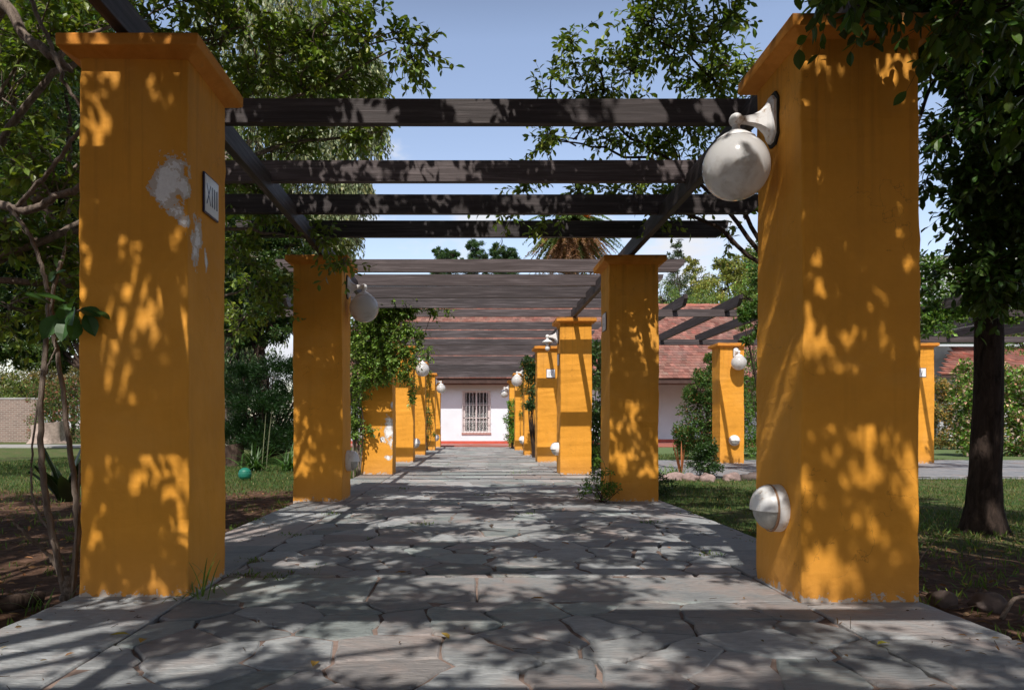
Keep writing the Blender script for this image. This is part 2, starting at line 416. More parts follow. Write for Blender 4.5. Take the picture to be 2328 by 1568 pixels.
def ground_mat():
    m, nt, b = mat('soil_and_lawn', .95, .1)
    v = coords(nt, rnd=False); sp = N(nt, 'ShaderNodeSeparateXYZ'); nt.links.new(v, sp.inputs[0])
    n0 = noise(nt, v, .9, 6, .6, .4); n1 = noise(nt, v, 14, 7, .7); n2 = noise(nt, v, 3.0, 6, .65)
    # bare soil up to an uneven line: further out on the left side than on the right
    side = math_(nt, 'GREATER_THAN', sp.outputs['X'], 0.0)
    lim = math_(nt, 'SUBTRACT', 9.6, math_(nt, 'MULTIPLY', side, 4.2))
    d = math_(nt, 'ADD', math_(nt, 'SUBTRACT', sp.outputs['Y'], lim), math_(nt, 'MULTIPLY', math_(nt, 'SUBTRACT', n0, .5), 5.0))
    g = math_(nt, 'MULTIPLY', math_(nt, 'ADD', d, .6), .7, True)
    soil = ramp(nt, n1, [(.3, (.055, .030, .020)), (.55, (.13, .075, .05)), (.75, (.26, .16, .115))])
    lawn = ramp(nt, n1, [(.3, (.035, .065, .018)), (.7, (.105, .17, .045))])
    lawn = mix(nt, ramp(nt, n2, [(.42, 0.), (.62, .85)]), lawn, (.15, .125, .065))
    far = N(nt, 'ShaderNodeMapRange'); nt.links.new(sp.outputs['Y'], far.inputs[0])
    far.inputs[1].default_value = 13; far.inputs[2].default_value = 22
    lawn = mix(nt, math_(nt, 'MULTIPLY', math_(nt, 'MULTIPLY', far.outputs[0], side), .6), lawn, (.15, .22, .10))  # sunlight painted in: far lawn right of the path made paler
    setc(nt, b, mix(nt, g, soil, lawn)); bump(nt, b, math_(nt, 'ADD', n1, n2), .8, .03); return m
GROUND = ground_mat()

def globe_mat():
    m, nt, b = mat('opal_globe', .14, .5)
    v = coords(nt); f = noise(nt, v, 9, 6, .6, .4); s = noise(nt, coords(nt, 'Object', (1, 1, .6)), 60, 3)
    sp = N(nt, 'ShaderNodeSeparateXYZ'); nt.links.new(coords(nt, rnd=False), sp.inputs[0])
    lo = N(nt, 'ShaderNodeMapRange'); nt.links.new(sp.outputs['Z'], lo.inputs[0])
    lo.inputs[1].default_value = -.42; lo.inputs[2].default_value = -.12; lo.inputs[3].default_value = .25; lo.inputs[4].default_value = -.04
    g = ramp(nt, math_(nt, 'ADD', f, lo.outputs[0]), [(.62, 0.), (.86, 1.)])
    c = mix(nt, math_(nt, 'MULTIPLY', g, .5), (.80, .79, .78), (.26, .18, .11)); setc(nt, b, c)
    tr = N(nt, 'ShaderNodeBsdfTranslucent'); nt.links.new(c, tr.inputs[0]); mx = N(nt, 'ShaderNodeMixShader', Fac=.35)
    nt.links.new(b.outputs[0], mx.inputs[1]); nt.links.new(tr.outputs[0], mx.inputs[2]); nt.links.new(mx.outputs[0], nt.nodes['Material Output'].inputs[0])
    b.inputs['Subsurface Weight'].default_value = .25
    b.inputs['Subsurface Radius'].default_value = (.05, .05, .05)
    b.inputs['Coat Weight'].default_value = 1.0; b.inputs['Coat Roughness'].default_value = .1
    return m
GLOBE = globe_mat()
def enamel():
    m, nt, b = mat('white_enamel', .38, .45)
    v = coords(nt); f = noise(nt, v, 22, 7, .7, .5); g = noise(nt, v, 6, 4)
    c = ramp(nt, f, [(.30, (.32, .19, .11)), (.37, (.72, .67, .62)), (.46, (.86, .86, .86))])
    setc(nt, b, mix(nt, math_(nt, 'MULTIPLY', g, .3), c, (.5, .46, .44))); bump(nt, b, f, .12, .004); return m
ENAMEL = enamel()
BLACK = simple('black_gasket', (.02, .02, .02), .7)
FROST = simple('frosted_glass', (.42, .41, .38), .25, .5, 30, .15)
TILEW = simple('glazed_tile', (.84, .84, .84), .2, .5, 8, .06)
NAVY = simple('navy_glaze', (.018, .022, .07), .25, .5)
METALR = simple('rusty_seam', (.34, .20, .12), .8, .2, 30, .35)

# ------------------------------------------------------------------ ground
rngG = np.random.default_rng(5)
def nz(x, y, s=1.0):
    r = 0
    for i, (a, b, p) in enumerate(((1.0, .31, .3), (-.42, 1.13, 1.7), (1.9, -1.4, 2.2), (2.7, 2.1, .9), (-4.1, 3.3, 4.), (6.2, 5.1, 1.2))):
        r = r + np.sin((a*x+b*y)*s*2.1+p)/(1.0+.75*i)
    return r/3.0
def axis_pts(a, b, fine, far):
    s = list(np.arange(a, b+1e-6, fine)); st = fine
    lo = s[0]; hi = s[-1]; L = []; H = []
    while lo > -far: st *= 1.35; lo -= st; L.append(lo)
    st = fine
    while hi < far: st *= 1.35; hi += st; H.append(hi)
    return np.array(L[::-1]+s+H)
gx, gy = axis_pts(-7, 8, .12, 400), axis_pts(0, 16, .14, 400)
X, Y = np.meshgrid(gx, gy)
Zg = -.055 + .018*nz(X, Y, 1.3) + .012*nz(X, Y, 4.1) + .010*nz(X, Y, 9.0)
Zg = np.where((X > -1.85) & (X < 2.02) & (Y < 30), -.07, Zg)
nx_, ny_ = len(gx), len(gy)
i = (np.arange(ny_-1)*nx_)[:, None]; j = np.arange(nx_-1)[None]
F = np.stack([i+j, i+j+1, i+nx_+j+1, i+nx_+j], -1).reshape(-1, 4)
a = Acc(); a.add(np.stack([X, Y, Zg], -1).reshape(-1, 3), F, smooth=True)
tag(a.obj('ground', GROUND), kind='structure')

# ------------------------------------------------------------------ flagstone path
PL, PR = -1.86, 2.03            # outer edges
JL, JR = -1.31, 1.475           # joints of the edge slabs
PILZ = [3.30, 7.72, 12.1, 16.3, 20.3, 24.5, 28.3]
rng = np.random.default_rng(11)
def clip(poly, p, n):
    out = []
    for k in range(len(poly)):
        A, B = poly[k], poly[(k+1) % len(poly)]
        da, db = np.dot(A-p, n), np.dot(B-p, n)
        if da <= 0: out.append(A)
        if (da < 0) != (db < 0) and abs(da-db) > 1e-12: out.append(A+(B-A)*(da/(da-db)))
    return out
def slab(acc, poly, inset, rough=.012, zt=0.0, tone=None, zb=-.05):
    poly = np.array(poly); c = poly.mean(0)
    if len(poly) < 3: return
    # roughen the outline
    pts = []
    for k in range(len(poly)):
        A, B = poly[k], poly[(k+1) % len(poly)]; L = np.linalg.norm(B-A)
        if L < 1e-4: continue
        m = max(1, int(L/.07)); nn = np.array([B[1]-A[1], A[0]-B[0]])/L
        for q in range(m):
            t = q/m; p = A+(B-A)*t
            if q: p = p + nn*rng.normal(0, rough*.4)
            pts.append(p)
    pts = np.array(pts)
    if len(pts) < 4: return
    d = c-pts; L = np.linalg.norm(d, axis=1, keepdims=True)
    # inset toward the middle and round the corners a little
    pts = pts + d/L*inset
    sm = (np.roll(pts, 1, 0)+np.roll(pts, -1, 0)+2*pts)/4; pts = pts*.8+sm*.2
    n = len(pts); tx, ty = rng.normal(0, .004, 2)*min(1, (.22/max(1e-3, np.abs(pts-c).max()))**1.5)
    zt = zt + np.clip(rng.normal(0, .0018), -.002, .003)
    zz = zt + (pts-c)@np.array([tx, ty])
    inn = pts + (c-pts)/np.maximum(np.linalg.norm(c-pts, axis=1, keepdims=True), .02)*.008
    V = np.concatenate([np.c_[pts, np.full(n, zb)], np.c_[pts, zz-.007], np.c_[inn, zz]])
    if tone is None:
        k = rng.uniform(); g = rng.uniform(.25, .52)
        tone = (g*.98, g*1.02, g*1.02) if k < .7 else ((g*1.08, g*1.0, g*.95) if k < .85 else (g*.90, g*1.02, g*.98))
    idx = np.arange(n); i2 = (idx+1) % n
    acc.add(V, np.concatenate([np.stack([idx, i2, i2+n, idx+n], -1), np.stack([idx+n, i2+n, i2+2*n, idx+2*n], -1)]), 0, tone)
    acc.add(V[2*n:], [tuple(range(n))], 0, tone)
def rect(x0, x1, y0, y1): return [np.array(p) for p in ((x0, y0), (x1, y0), (x1, y1), (x0, y1))]
st = Acc()
def crazy(x0, x1, y0, y1, cell):
    nxc, nyc = max(1, round((x1-x0)/cell)), max(1, round((y1-y0)/cell))
    S = []
    for iy in range(-1, nyc+1):
        for ix in range(-1, nxc+1):
            S.append(((x0+(ix+.5+rng.uniform(-.46, .46))*(x1-x0)/nxc), (y0+(iy+.5+rng.uniform(-.46, .46))*(y1-y0)/nyc)))
    S = np.array(S)
    for k, s in enumerate(S):
        poly = rect(x0, x1, y0, y1)
        d = np.linalg.norm(S-s, axis=1); near = np.argsort(d)[1:16]
        for q in near:
            nn = (S[q]-s); L = np.linalg.norm(nn)
            if L < 1e-6: continue
            poly = clip(poly, (S[q]+s)/2, nn/L)
            if len(poly) < 3: break
        if len(poly) >= 3:
            P = np.array(poly)
            ar = .5*abs(np.dot(P[:, 0], np.roll(P[:, 1], -1))-np.dot(P[:, 1], np.roll(P[:, 0], -1)))
            if ar > .006: slab(st, poly, rng.uniform(.001, .008) if y0 < 3.7 else rng.uniform(.004, .013), .030)
bands = [(-1.15, -.62)] + [(z, z+.53) for z in PILZ]
for (b0, b1) in bands:          # transverse band of long slabs at every pair of pillars
    xs = [PL, JL] + ([-.35+rng.uniform(-.2, .2), .02 if b0 > 3 and b0 < 4 else .5+rng.uniform(-.2, .2)]) + [JR, PR]
    xs = sorted(xs)
    for x0, x1 in zip(xs[:-1], xs[1:]): slab(st, rect(x0, x1, b0, b1), .006, .004)
for k in range(len(bands)-1):
    y0, y1 = bands[k][1], bands[k+1][0]
    for xa, xb in ((PL, JL), (JR, PR)):
        y = y0
        while y < y1-.02:
            e = min(y1, y+rng.uniform(.75, 1.35))
            if y1-e < .4: e = y1
            slab(st, rect(xa, xb, y, e), .006, .005); y = e
    crazy(JL, JR, y0, y1, .29 if y1 < 9 else .42)
sp_ = st.obj('path_flagstones', STONE); tag(sp_, kind='structure')
# second path under the crossing pergola, from the main path to the right
st = Acc()
y = 2.03
while y < 22:
    w = rng.uniform(.9, 1.4); z = 11.7
    while z < 17.3:
        e = z+rng.uniform(.5, .9); slab(st, rect(y, y+w, z, min(e, 17.35)), .006, .01, tone=(.30, .31, .33)); z = e
    y += w
tag(st.obj('cross_path_flagstones', STONE), kind='structure')
mo = Acc()
gx2, gy2 = np.arange(PL+.004, PR, .055), np.concatenate([np.arange(-1.1, 9, .055), np.arange(9, 29, .25)])
X, Y = np.meshgrid(gx2, gy2)
q = nz(X, Y, 1.9)+.6*nz(X+3, Y, 5)
Zm = -.0075 - .022*np.clip((-q)*1.6-.15, 0, 1)
nx_, ny_ = len(gx2), len(gy2)
i = (np.arange(ny_-1)*nx_)[:, None]; j = np.arange(nx_-1)[None]
mo.add(np.stack([X, Y, Zm], -1).reshape(-1, 3), np.stack([i+j, i+j+1, i+nx_+j+1, i+nx_+j], -1).reshape(-1, 4), smooth=True)
mo.add([(2.0, 11.7, -.012), (22, 11.7, -.012), (22, 17.35, -.012), (2.0, 17.35, -.012)], [(0, 1, 2, 3)])
tag(mo.obj('path_mortar_bed', MORTAR), kind='structure')
CONC = simple('pale_concrete', (.36, .35, .33), .85, .2, 3, .15, .3)
a = Acc(); a.box((-60, 29.5, -.06), (-6.2, 33.4, -.012)); tag(a.obj('concrete_path', CONC), kind='structure')

# ------------------------------------------------------------------ pillars
W = .524
def pillar(x, y, label, group, w=W, h=2.53, mtl=PLASTER, d=None):
    """x = left edge, y = front face"""
    d = d or w
    t = empty('pillar', (x+w/2, y+d/2, 0), 0, label=label, cat='pillar', group=group)
    a = Acc(); hx, hy = w/2, d/2
    nzs = 44; r = np.random.default_rng(int(abs(x*100)+y*31))
    zs = np.linspace(-.06, h, nzs); V = []
    for k, z in enumerate(zs):
        j = r.normal(0, .0018, 8)+.004*np.sin(z*np.array([3.1, 4.3, 2.7, 5.2, 3.7, 4.9, 2.2, 3.3])+x*7)
        V += [(-hx+j[0], -hy+j[1], z), (hx+j[2], -hy+j[3], z), (hx+j[4], hy+j[5], z), (-hx+j[6], hy+j[7], z)]
    F = [(4*k+q, 4*k+(q+1) % 4, 4*k+4+(q+1) % 4, 4*k+4+q) for k in range(nzs-1) for q in range(4)]
    F += [(4*nzs-4, 4*nzs-3, 4*nzs-2, 4*nzs-1)]
    a.add(V, F); a.obj('shaft', mtl, t, bevel=.009)
    c = Acc(); o = .072
    V = []
    for (e, z) in ((.004, h-.012), (o-.012, h+.012), (o, h+.016), (o, h+.072), (o-.03, h+.082)):
        V += [(-hx-e, -hy-e, z), (hx+e, -hy-e, z), (hx+e, hy+e, z), (-hx-e, hy+e, z)]
    V = np.array(V)+r.normal(0, .0018, (20, 3))
    F = [(4*k+q, 4*k+(q+1) % 4, 4*k+4+(q+1) % 4, 4*k+4+q) for k in range(4) for q in range(4)]+[(16, 17, 18, 19), (3, 2, 1, 0)]
    c.add(V, F); c.obj('cap', CAPM, t, bevel=.005)
    return t
def cap_mat():
    m, nt, b = mat('weathered_ochre_cap', .8, .2)
    v = coords(nt); f = noise(nt, v, 7, 7, .7, .4); sp = N(nt, 'ShaderNodeSeparateXYZ'); nt.links.new(coords(nt, rnd=False), sp.inputs[0])
    c = ramp(nt, f, [(.3, (.60, .22, .03)), (.7, (.80, .34, .06))])
    g = N(nt, 'ShaderNodeMapRange'); nt.links.new(sp.outputs['Z'], g.inputs[0])
    g.inputs[1].default_value = 2.56; g.inputs[2].default_value = 2.62; g.inputs[3].default_value = -.05; g.inputs[4].default_value = .35
    k = ramp(nt, math_(nt, 'ADD', f, g.outputs[0]), [(.55, 0.), (.85, 1.)])
    setc(nt, b, mix(nt, math_(nt, 'MULTIPLY', k, .8), c, (.10, .07, .045))); bump(nt, b, f, .4, .01); return m
CAPM = cap_mat()
hw = W/2
P_XIII = plaster('peeling_plaster', OCHRE, [(-.02+.18, -hw, 1.93, .088, 1.5), (.235, -hw, 1.90, .05, 1.2), (.20, -hw, 1.79, .045, .8), (.235, -hw+.01, 1.75, .035, .8),
                                       (.254, -hw+.12, 1.70, .062, 1.7), (.254, -.02, 1.62, .02, 2.5)])
P_PEEL3 = plaster('flaking_plaster', OCHRE, [(.20, -hw, .78, .09, 2.2), (.10, -hw, .58, .045, 1.0), (.20, -hw, .28, .06, .7), (.25, -hw, 1.15, .03, 3), (.24, -hw, .5, .03, 3)])
GL, GR = 'ochre pillars on the left side of the pergola path', 'ochre pillars on the right side of the pergola path'
pl = [pillar(-1.834, 3.38, 'ochre pillar nearest the camera on the left, paint peeling white beside the XIII plaque', GL, .508, 2.515, P_XIII, .51)]
labL = ['ochre pillar second on the left side of the path, globe lamp on its inner face, twigs over its cap',
        'ochre pillar with white flaking paint low on its corner, half hidden under the hanging climber',
        'ochre pillar fourth on the left, just behind the one under the climber, globe lamp on its inner face',
        'ochre pillar fifth on the left side of the path, between the two lamp pillars',
        'ochre pillar sixth on the left, overgrown by a thin climber down its front',
        'ochre pillar last on the left, nearest the white house wall']
LX = [-1.386-W, -1.335-W, -1.335-W, -1.33-W, -1.27-W, -1.26-W]
for x, y, l in zip(LX, PILZ[1:], labL):
    pl.append(pillar(x, y, l, GL, mtl=P_PEEL3 if y == PILZ[2] else PLASTER))
labR = ['ochre pillar nearest the camera on the right, large globe lamp above and round bulkhead lamp low on its inner face',
        'ochre pillar second on the right side of the path, small plaque on its inner face, bush at its foot',
        'ochre pillar third on the right, holding the lamp bracket with no globe',
        'ochre pillar fourth on the right, with the plaque IV on its front',
        'ochre pillar fifth on the right side, dark leaves at its top corner',
        'ochre pillar sixth on the right side, small climber down its front',
        'ochre pillar last on the right, bright green bush at its foot by the house']
RX = [1.486, 1.457, 1.465, 1.455, 1.45, 1.44, 1.44]
pr = [pillar(x, y, l, GR, .53 if y < 4 else W, 2.545 if y < 4 else 2.53) for x, y, l in zip(RX, [3.27]+PILZ[1:], labR)]
GX = 'ochre pillars of the crossing pergola'
px1 = pillar(5.37, 15.75, 'ochre pillar standing alone right of centre with globe lamp and bulkhead lamp on its front', GX)
px2 = pillar(9.50, 15.75, 'ochre pillar with the plaque V on its front, beside the dark tree trunk', GX)
px3 = pillar(5.37, 11.95, 'ochre pillar of the crossing pergola hidden behind the nearest right pillar', GX)

# ------------------------------------------------------------------ timber
def beam_x(x0, x1, y, z0, z1, label, group, th=.058, cut=.11, sag=0.0, name='crossbeam', rz=0.0):
    t = Acc(); h = z1-z0; L = (x1-x0)/2
    prof = [(-L, h), (-L+.012, h*.62), (-L+cut*.55, h*.28), (-L+cut, 0)]
    n = 7
    prof += [(-L+cut+(2*L-2*cut)*k/n, -sag*math.sin(math.pi*k/n)) for k in range(1, n)]
    prof += [(L-cut, 0), (L-cut*.55, h*.28), (L-.012, h*.62), (L, h)]
    prof += [(L-(2*L)*k/n, h-sag*math.sin(math.pi*k/n)) for k in range(1, n)]
    t.prism([(p, q) for p, q in prof], 'y', -th/2, th/2)
    o = t.obj(name, WOODX, bevel=.004); o.location = ((x0+x1)/2, y+th/2, z0); o.rotation_euler = (0, 0, rz)
    return tag(o, label, 'beam', group)
def beam_y(x, y0, y1, z0, z1, label, group, th=.058, cut=.12, name='rafter'):
    t = Acc(); h = z1-z0; L = (y1-y0)/2
    prof = [(-L, h), (-L+.012, h*.62), (-L+cut*.55, h*.28), (-L+cut, 0), (L-cut, 0), (L-cut*.55, h*.28), (L-.012, h*.62), (L, h)]
    t.prism(prof, 'x', -th/2, th/2)
    o = t.obj(name, WOODY, bevel=.004); o.location = (x, (y0+y1)/2, z0)
    return tag(o, label, 'beam', group)
GB = 'dark crossbeams over the pergola path'
rb = np.random.default_rng(3)
ys = [(-.04, 0), (.885, 0), (1.81, 0), (2.735, 0), (4.58, 1), (5.65, 1), (6.48, 1), (7.3, 1), (8.92, 2), (9.8, 2), (10.65, 2), (11.57, 2),
      (14.3, 3), (15.5, 3), (17.1, 4), (18.3, 4), (19.5, 4), (21.2, 5), (22.5, 5), (23.8, 5), (25.2, 6), (26.6, 6), (28.0, 6)]
ordn = ['first', 'second', 'third', 'fourth']
place = {0: 'overhead of the camera', 1: 'before the second pillars', 2: 'behind the second pillars',
         3: 'behind the third pillars', 4: 'behind the plaque IV pillar', 5: 'behind the fifth pillars', 6: 'near the house'}
cnt = {}
for k, (y, g) in enumerate(ys):
    q = cnt.get(g, 0); cnt[g] = q+1
    lab = 'dark timber crossbeam over the path, %s from the camera %s' % (ordn[q], place[g])
    if y == 4.58: lab = 'dark brown timber crossbeam nearest the camera, blotched with leaf shade, above the XIII pillar'
    e = rb.normal(0, .006, 3)
    beam_x(-2.38+rb.normal(0, .02), 2.6+rb.normal(0, .02), y, (2.70 if y < 12 else 2.715)+e[0], (2.866 if y < 8 else 2.856)+e[1], lab, GB, sag=rb.uniform(0, .006) if y > 1 else 0, rz=rb.normal(0, .0012))
GLG = 'long beams resting on the pillar caps'
segs = [(-1.0, 3.66), (3.66, 7.98), (7.98, 12.36), (12.36, 16.56), (16.56, 20.56), (20.56, 24.76), (24.76, 29.0)]
for side, xs in (('left', [-1.62, -1.60, -1.58, -1.58, -1.57, -1.53, -1.52]), ('right', [1.70, 1.69, 1.69, 1.69, 1.69, 1.68, 1.68])):
    for k, ((y0, y1), x) in enumerate(zip(segs, xs)):
        t = Acc(); L = (y1-y0)/2
        t.box((-.029, -L+.002, 0), (.029, L-.002, .15))
        o = t.obj('long_beam', WOODY, bevel=.004); o.location = (x, (y0+y1)/2, 2.612)
        nm = ['reaching from overhead to the nearest one'] + ['from the %s to the %s pillar' % (a_, b_) for a_, b_ in zip(
            ['first', 'second', 'third', 'fourth', 'fifth', 'sixth'], ['second', 'third', 'fourth', 'fifth', 'sixth', 'last'])]
        tag(o, 'dark beam over the %s pillars, %s' % (side, nm[k]), 'beam', GLG)
beam_x(-3.38, 7.2, 12.25, 2.655, 2.775, 'long dark beam of the crossing pergola on its near side, rafter tails above it', 'long beams of the crossing pergola', .07, .1, name='long_beam')
beam_x(7.21, 13.2, 12.25, 2.655, 2.775, 'dark beam continuing the near side of the crossing pergola behind the right pillar', 'long beams of the crossing pergola', .07, .1, name='long_beam')
beam_x(-3.3, 7.2, 16.45, 2.655, 2.775, 'long dark beam on the far side of the crossing pergola, level with the lone pillar cap', 'long beams of the crossing pergola', .07, .1, name='long_beam')
beam_x(7.21, 13.2, 15.95, 2.655, 2.775, 'dark beam running over the pillar with plaque V', 'long beams of the crossing pergola', .07, .1, name='long_beam')
for k, x in enumerate([-3.0, 3.40, 4.28, 5.16, 6.04, 6.92, 7.8, 8.68, 9.56, 10.44, 11.3]):
    nm = ['leftmost by the weeping tree', 'nearest the path on the right', 'second on the right of the path'] + ['%s on the right of the path' % q for q in ('third','fourth','fifth','sixth','seventh','eighth','ninth','rightmost')]
    beam_y(x, 11.55, 16.75, 2.735, 2.90, 'dark slant-tailed rafter of the crossing pergola, '+nm[k], 'rafters of the crossing pergola')

# ------------------------------------------------------------------ lamps and plaques
def wall_lamp(x, y, z, rz, label, globe=True):
    """origin at the wall, +x pointing away from it"""
    t = empty('globe_lamp', (x, y, z), rz, label=label, cat='wall lamp', group='globe wall lamps on the pillars')
    a = Acc(); a.prism([(-.062, -.09), (-.03, -.13), (.03, -.13), (.062, -.09), (.062, .09), (.03, .13), (-.03, .13), (-.062, .09)], 'x', .001, .012)
    a.obj('gasket', BLACK, t)
    a = Acc(); rings = []
    for (xx, hw_, hh) in ((.013, .054, .115), (.026, .052, .112), (.032, .042, .098), (.05, .031, .068), (.075, .024, .043), (.105, .0195, .028), (.14, .017, .0205), (.18, .016, .018)):
        b_ = .35
        rings.append([(xx, -hw_*b_, -hh), (xx, hw_*b_, -hh), (xx, hw_, -hh*.7), (xx, hw_, hh*.7), (xx, hw_*b_, hh), (xx, -hw_*b_, hh), (xx, -hw_, hh*.7), (xx, -hw_, -hh*.7)])
    V = np.array(rings).reshape(-1, 3); K = len(rings)
    a.add(V, [(8*k+q, 8*k+(q+1) % 8, 8*k+8+(q+1) % 8, 8*k+8+q) for k in range(K-1) for q in range(8)]); a.add(V[:8], [tuple(range(8))])
    th = np.linspace(-math.pi/2, math.pi/2, 9)
    a.lathe([(.034*math.cos(q)+1e-4, .034*math.sin(q)) for q in th], (.19, 0, 0))
    a.lathe([(.018, -.028), (.02, -.045), (.026, -.048), (.026, -.056)], (.19, 0, 0))
    a.obj('bracket', ENAMEL, t)
    a = Acc(); a.lathe([(.02, -.05), (.034, -.056), (.060, -.070), (.084, -.088), (.092, -.094), (.092, -.100), (.080, -.103)], (.19, 0, 0), seg=32)
    if not globe: a.lathe([(.080, -.103), (.035, -.095), (.03, -.13), (.001, -.131)], (.19, 0, 0), seg=32)
    a.obj('hood', ENAMEL, t)
    a = Acc()
    if globe:
        R = .160; zc = -.232; th = np.linspace(-math.pi/2, math.pi/2-.5, 22)
        a.lathe([(R*math.cos(q)+1e-4, zc+R*math.sin(q)) for q in th], (.19, 0, 0), seg=40); a.obj('globe', GLOBE, t)
    else:
        a.lathe([(.022, -.125), (.028, -.15), (.038, -.18), (.042, -.20), (.038, -.225), (.022, -.24), (.001, -.245)], (.19, 0, 0), seg=20); a.obj('bulb', simple('bulb_glass', (.75, .75, .74), .2), t)
    return t
wall_lamp(1.486, 3.57, 2.298, math.pi, 'large dusty white globe lamp on the nearest right pillar')
wall_lamp(-1.386, 8.0, 2.33, 0, 'white globe lamp on the second left pillar, in front of the climber')
wall_lamp(1.465, 12.36, 2.33, math.pi, 'lamp bracket with bare bulb and no globe, on the third right pillar', False)
wall_lamp(-1.335, 16.56, 2.33, 0, 'white globe lamp on the fourth left pillar, right beside the climber')
wall_lamp(1.45, 20.56, 2.33, math.pi, 'white globe lamp on the fifth right pillar, upper right of the barred window')
wall_lamp(-1.27, 24.76, 2.33, 0, 'white globe lamp on the sixth left pillar, upper left of the barred window')
wall_lamp(1.44, 28.56, 2.33, math.pi, 'white globe lamp on the last right pillar, nearest the barred window')
wall_lamp(5.37+.34, 15.75, 2.40, -math.pi/2, 'clean white globe lamp on the front of the lone right pillar')

def bulkhead(x, y, z, rz, label, s=1.0):
    t = empty('bulkhead_lamp', (x, y, z), rz, label=label, cat='bulkhead lamp', group='round bulkhead lamps low on the pillars')
    R = .112*s; c = np.linspace(0, 1, 9)
    a = Acc(); a.lathe([(R*1.0, 0), (R*1.02, .01), (R*1.0, .045), (R*.96, .05), (R*.5, .051)], axis='x', seg=36); a.obj('base_ring', ENAMEL, t)
    a = Acc(); a.lathe([(R*1.01, .049), (R*1.028, .052), (R*1.02, .058), (R*.97, .060)], axis='x', seg=36); a.obj('rim', METALR if s > .99 and label.startswith('weathered') else ENAMEL, t)
    def half(sgn, k, depth):
        a = Acc(); n = 16; th = np.linspace(0, math.pi, n+1) * sgn
        ph = np.linspace(0, math.pi/2, 9); V = []
        for p in ph:
            for q in th:
                V.append((.056+depth*math.sin(p), R*k*math.cos(p)*math.cos(q), R*k*math.cos(p)*math.sin(q)))
        F = [(i*(n+1)+j, i*(n+1)+j+1, (i+1)*(n+1)+j+1, (i+1)*(n+1)+j) for i in range(8) for j in range(n)]
        if sgn < 0: F = [f[::-1] for f in F]
        a.add(V, F, smooth=True); return a
    h = half(1, 1.0, .085); 
    pts = [(.056+.085*math.sin(p), R*math.cos(p), 0) for p in np.linspace(0, math.pi/2, 9)]
    pts2 = [(x_, -y_, 0) for x_, y_, _ in pts[::-1]]
    P = np.array(pts+pts2); low = P.copy(); low[:, 2] = -.008; n = len(P)
    h.add(np.concatenate([P, low]), [(i, i+1, i+1+n, i+n) for i in range(n-1)])
    h.obj('hood', ENAMEL, t); half(-1, .93, .070).obj('glass', FROST, t)
    return t
bulkhead(1.486, 3.50, .40, math.pi, 'weathered round bulkhead lamp with rusty rim low on the nearest right pillar')
bulkhead(-1.386, 8.0, .42, 0, 'round bulkhead lamp low on the second left pillar, below its globe lamp')
bulkhead(1.465, 12.36, .42, math.pi, 'round bulkhead lamp low on the third right pillar')
bulkhead(-1.335, 16.56, .42, 0, 'round bulkhead lamp low on the fourth left pillar, leaf shadow beside it')
bulkhead(1.45, 20.56, .42, math.pi, 'round bulkhead lamp low on the fifth right pillar')
bulkhead(-1.27, 24.76, .42, 0, 'round bulkhead lamp low on the sixth left pillar, by the thin climber')
bulkhead(1.44, 28.56, .42, math.pi, 'tiny round bulkhead lamp low on the last right pillar')
bulkhead(5.37+.30, 15.75, .50, -math.pi/2, 'round bulkhead lamp low on the front of the lone right pillar')

GLY = {'I': [((0, 0), (0, 1))], 'V': [((-.42, 1), (0, 0)), ((0, 0), (.42, 1))], 'X': [((-.42, 1), (.42, 0)), ((-.42, 0), (.42, 1))]}
def plaque(x, y, z, rz, text, label, s=.2):
    """+x points away from the wall, writing runs along +y"""
    t = empty('number_plaque', (x, y, z), rz, label=label, cat='number plaque', group='roman numeral plaques on the pillars')
    a = Acc(); a.box((.001, -s/2, -s/2), (.010, s/2, s/2)); a.obj('border', NAVY, t, bevel=.002)
    a = Acc(); a.box((.008, -s/2+.009, -s/2+.009), (.013, s/2-.009, s/2-.009)); a.obj('face', TILEW, t, bevel=.001)
    if not text: return
    a = Acc(); H = s*.50; kw = .88 if len(text) > 3 else 1.0; wd = {'I': .036*kw, 'V': .074*kw, 'X': .074*kw}
    tot = sum(wd[c] for c in text); yy = -tot/2
    for c in text:
        cy = yy+wd[c]/2; yy += wd[c]
        for (p, q) in GLY[c]:
            p = np.array([cy+p[0]*wd['V']*.95, -H/2+p[1]*H]); q = np.array([cy+q[0]*wd['V']*.95, -H/2+q[1]*H])
            d = (q-p)/np.linalg.norm(q-p); n_ = np.array([-d[1], d[0]])*.0036
            ring = [p-n_, q-n_, q+n_, p+n_]
            zoff = .0136+.0004*len(a.f)
            V = [(.0125, *r) for r in ring]+[(zoff, *r) for r in ring]
            a.add(V, [(4, 5, 6, 7), (0, 1, 5, 4), (1, 2, 6, 5), (2, 3, 7, 6), (3, 0, 4, 7)])
    a.obj('numeral', NAVY, t)
plaque(-1.326, 3.66, 1.945, 0, 'XIII', 'white tile plaque reading XIII on the inner face of the nearest left pillar')
plaque(1.457, 7.98, 1.94, math.pi, 'X', 'white tile plaque reading X on the inner face of the second right pillar')
plaque(1.465, 12.34, 1.93, math.pi, '', 'white tile plaque seen edge on below the bracket on the third right pillar')
plaque(1.455+.30, 16.3, 1.99, -math.pi/2, 'IV', 'white tile plaque reading IV on the front of the fourth right pillar')
plaque(9.50+.24, 15.75, 1.97, -math.pi/2, 'V', 'white tile plaque reading V on the far right pillar')

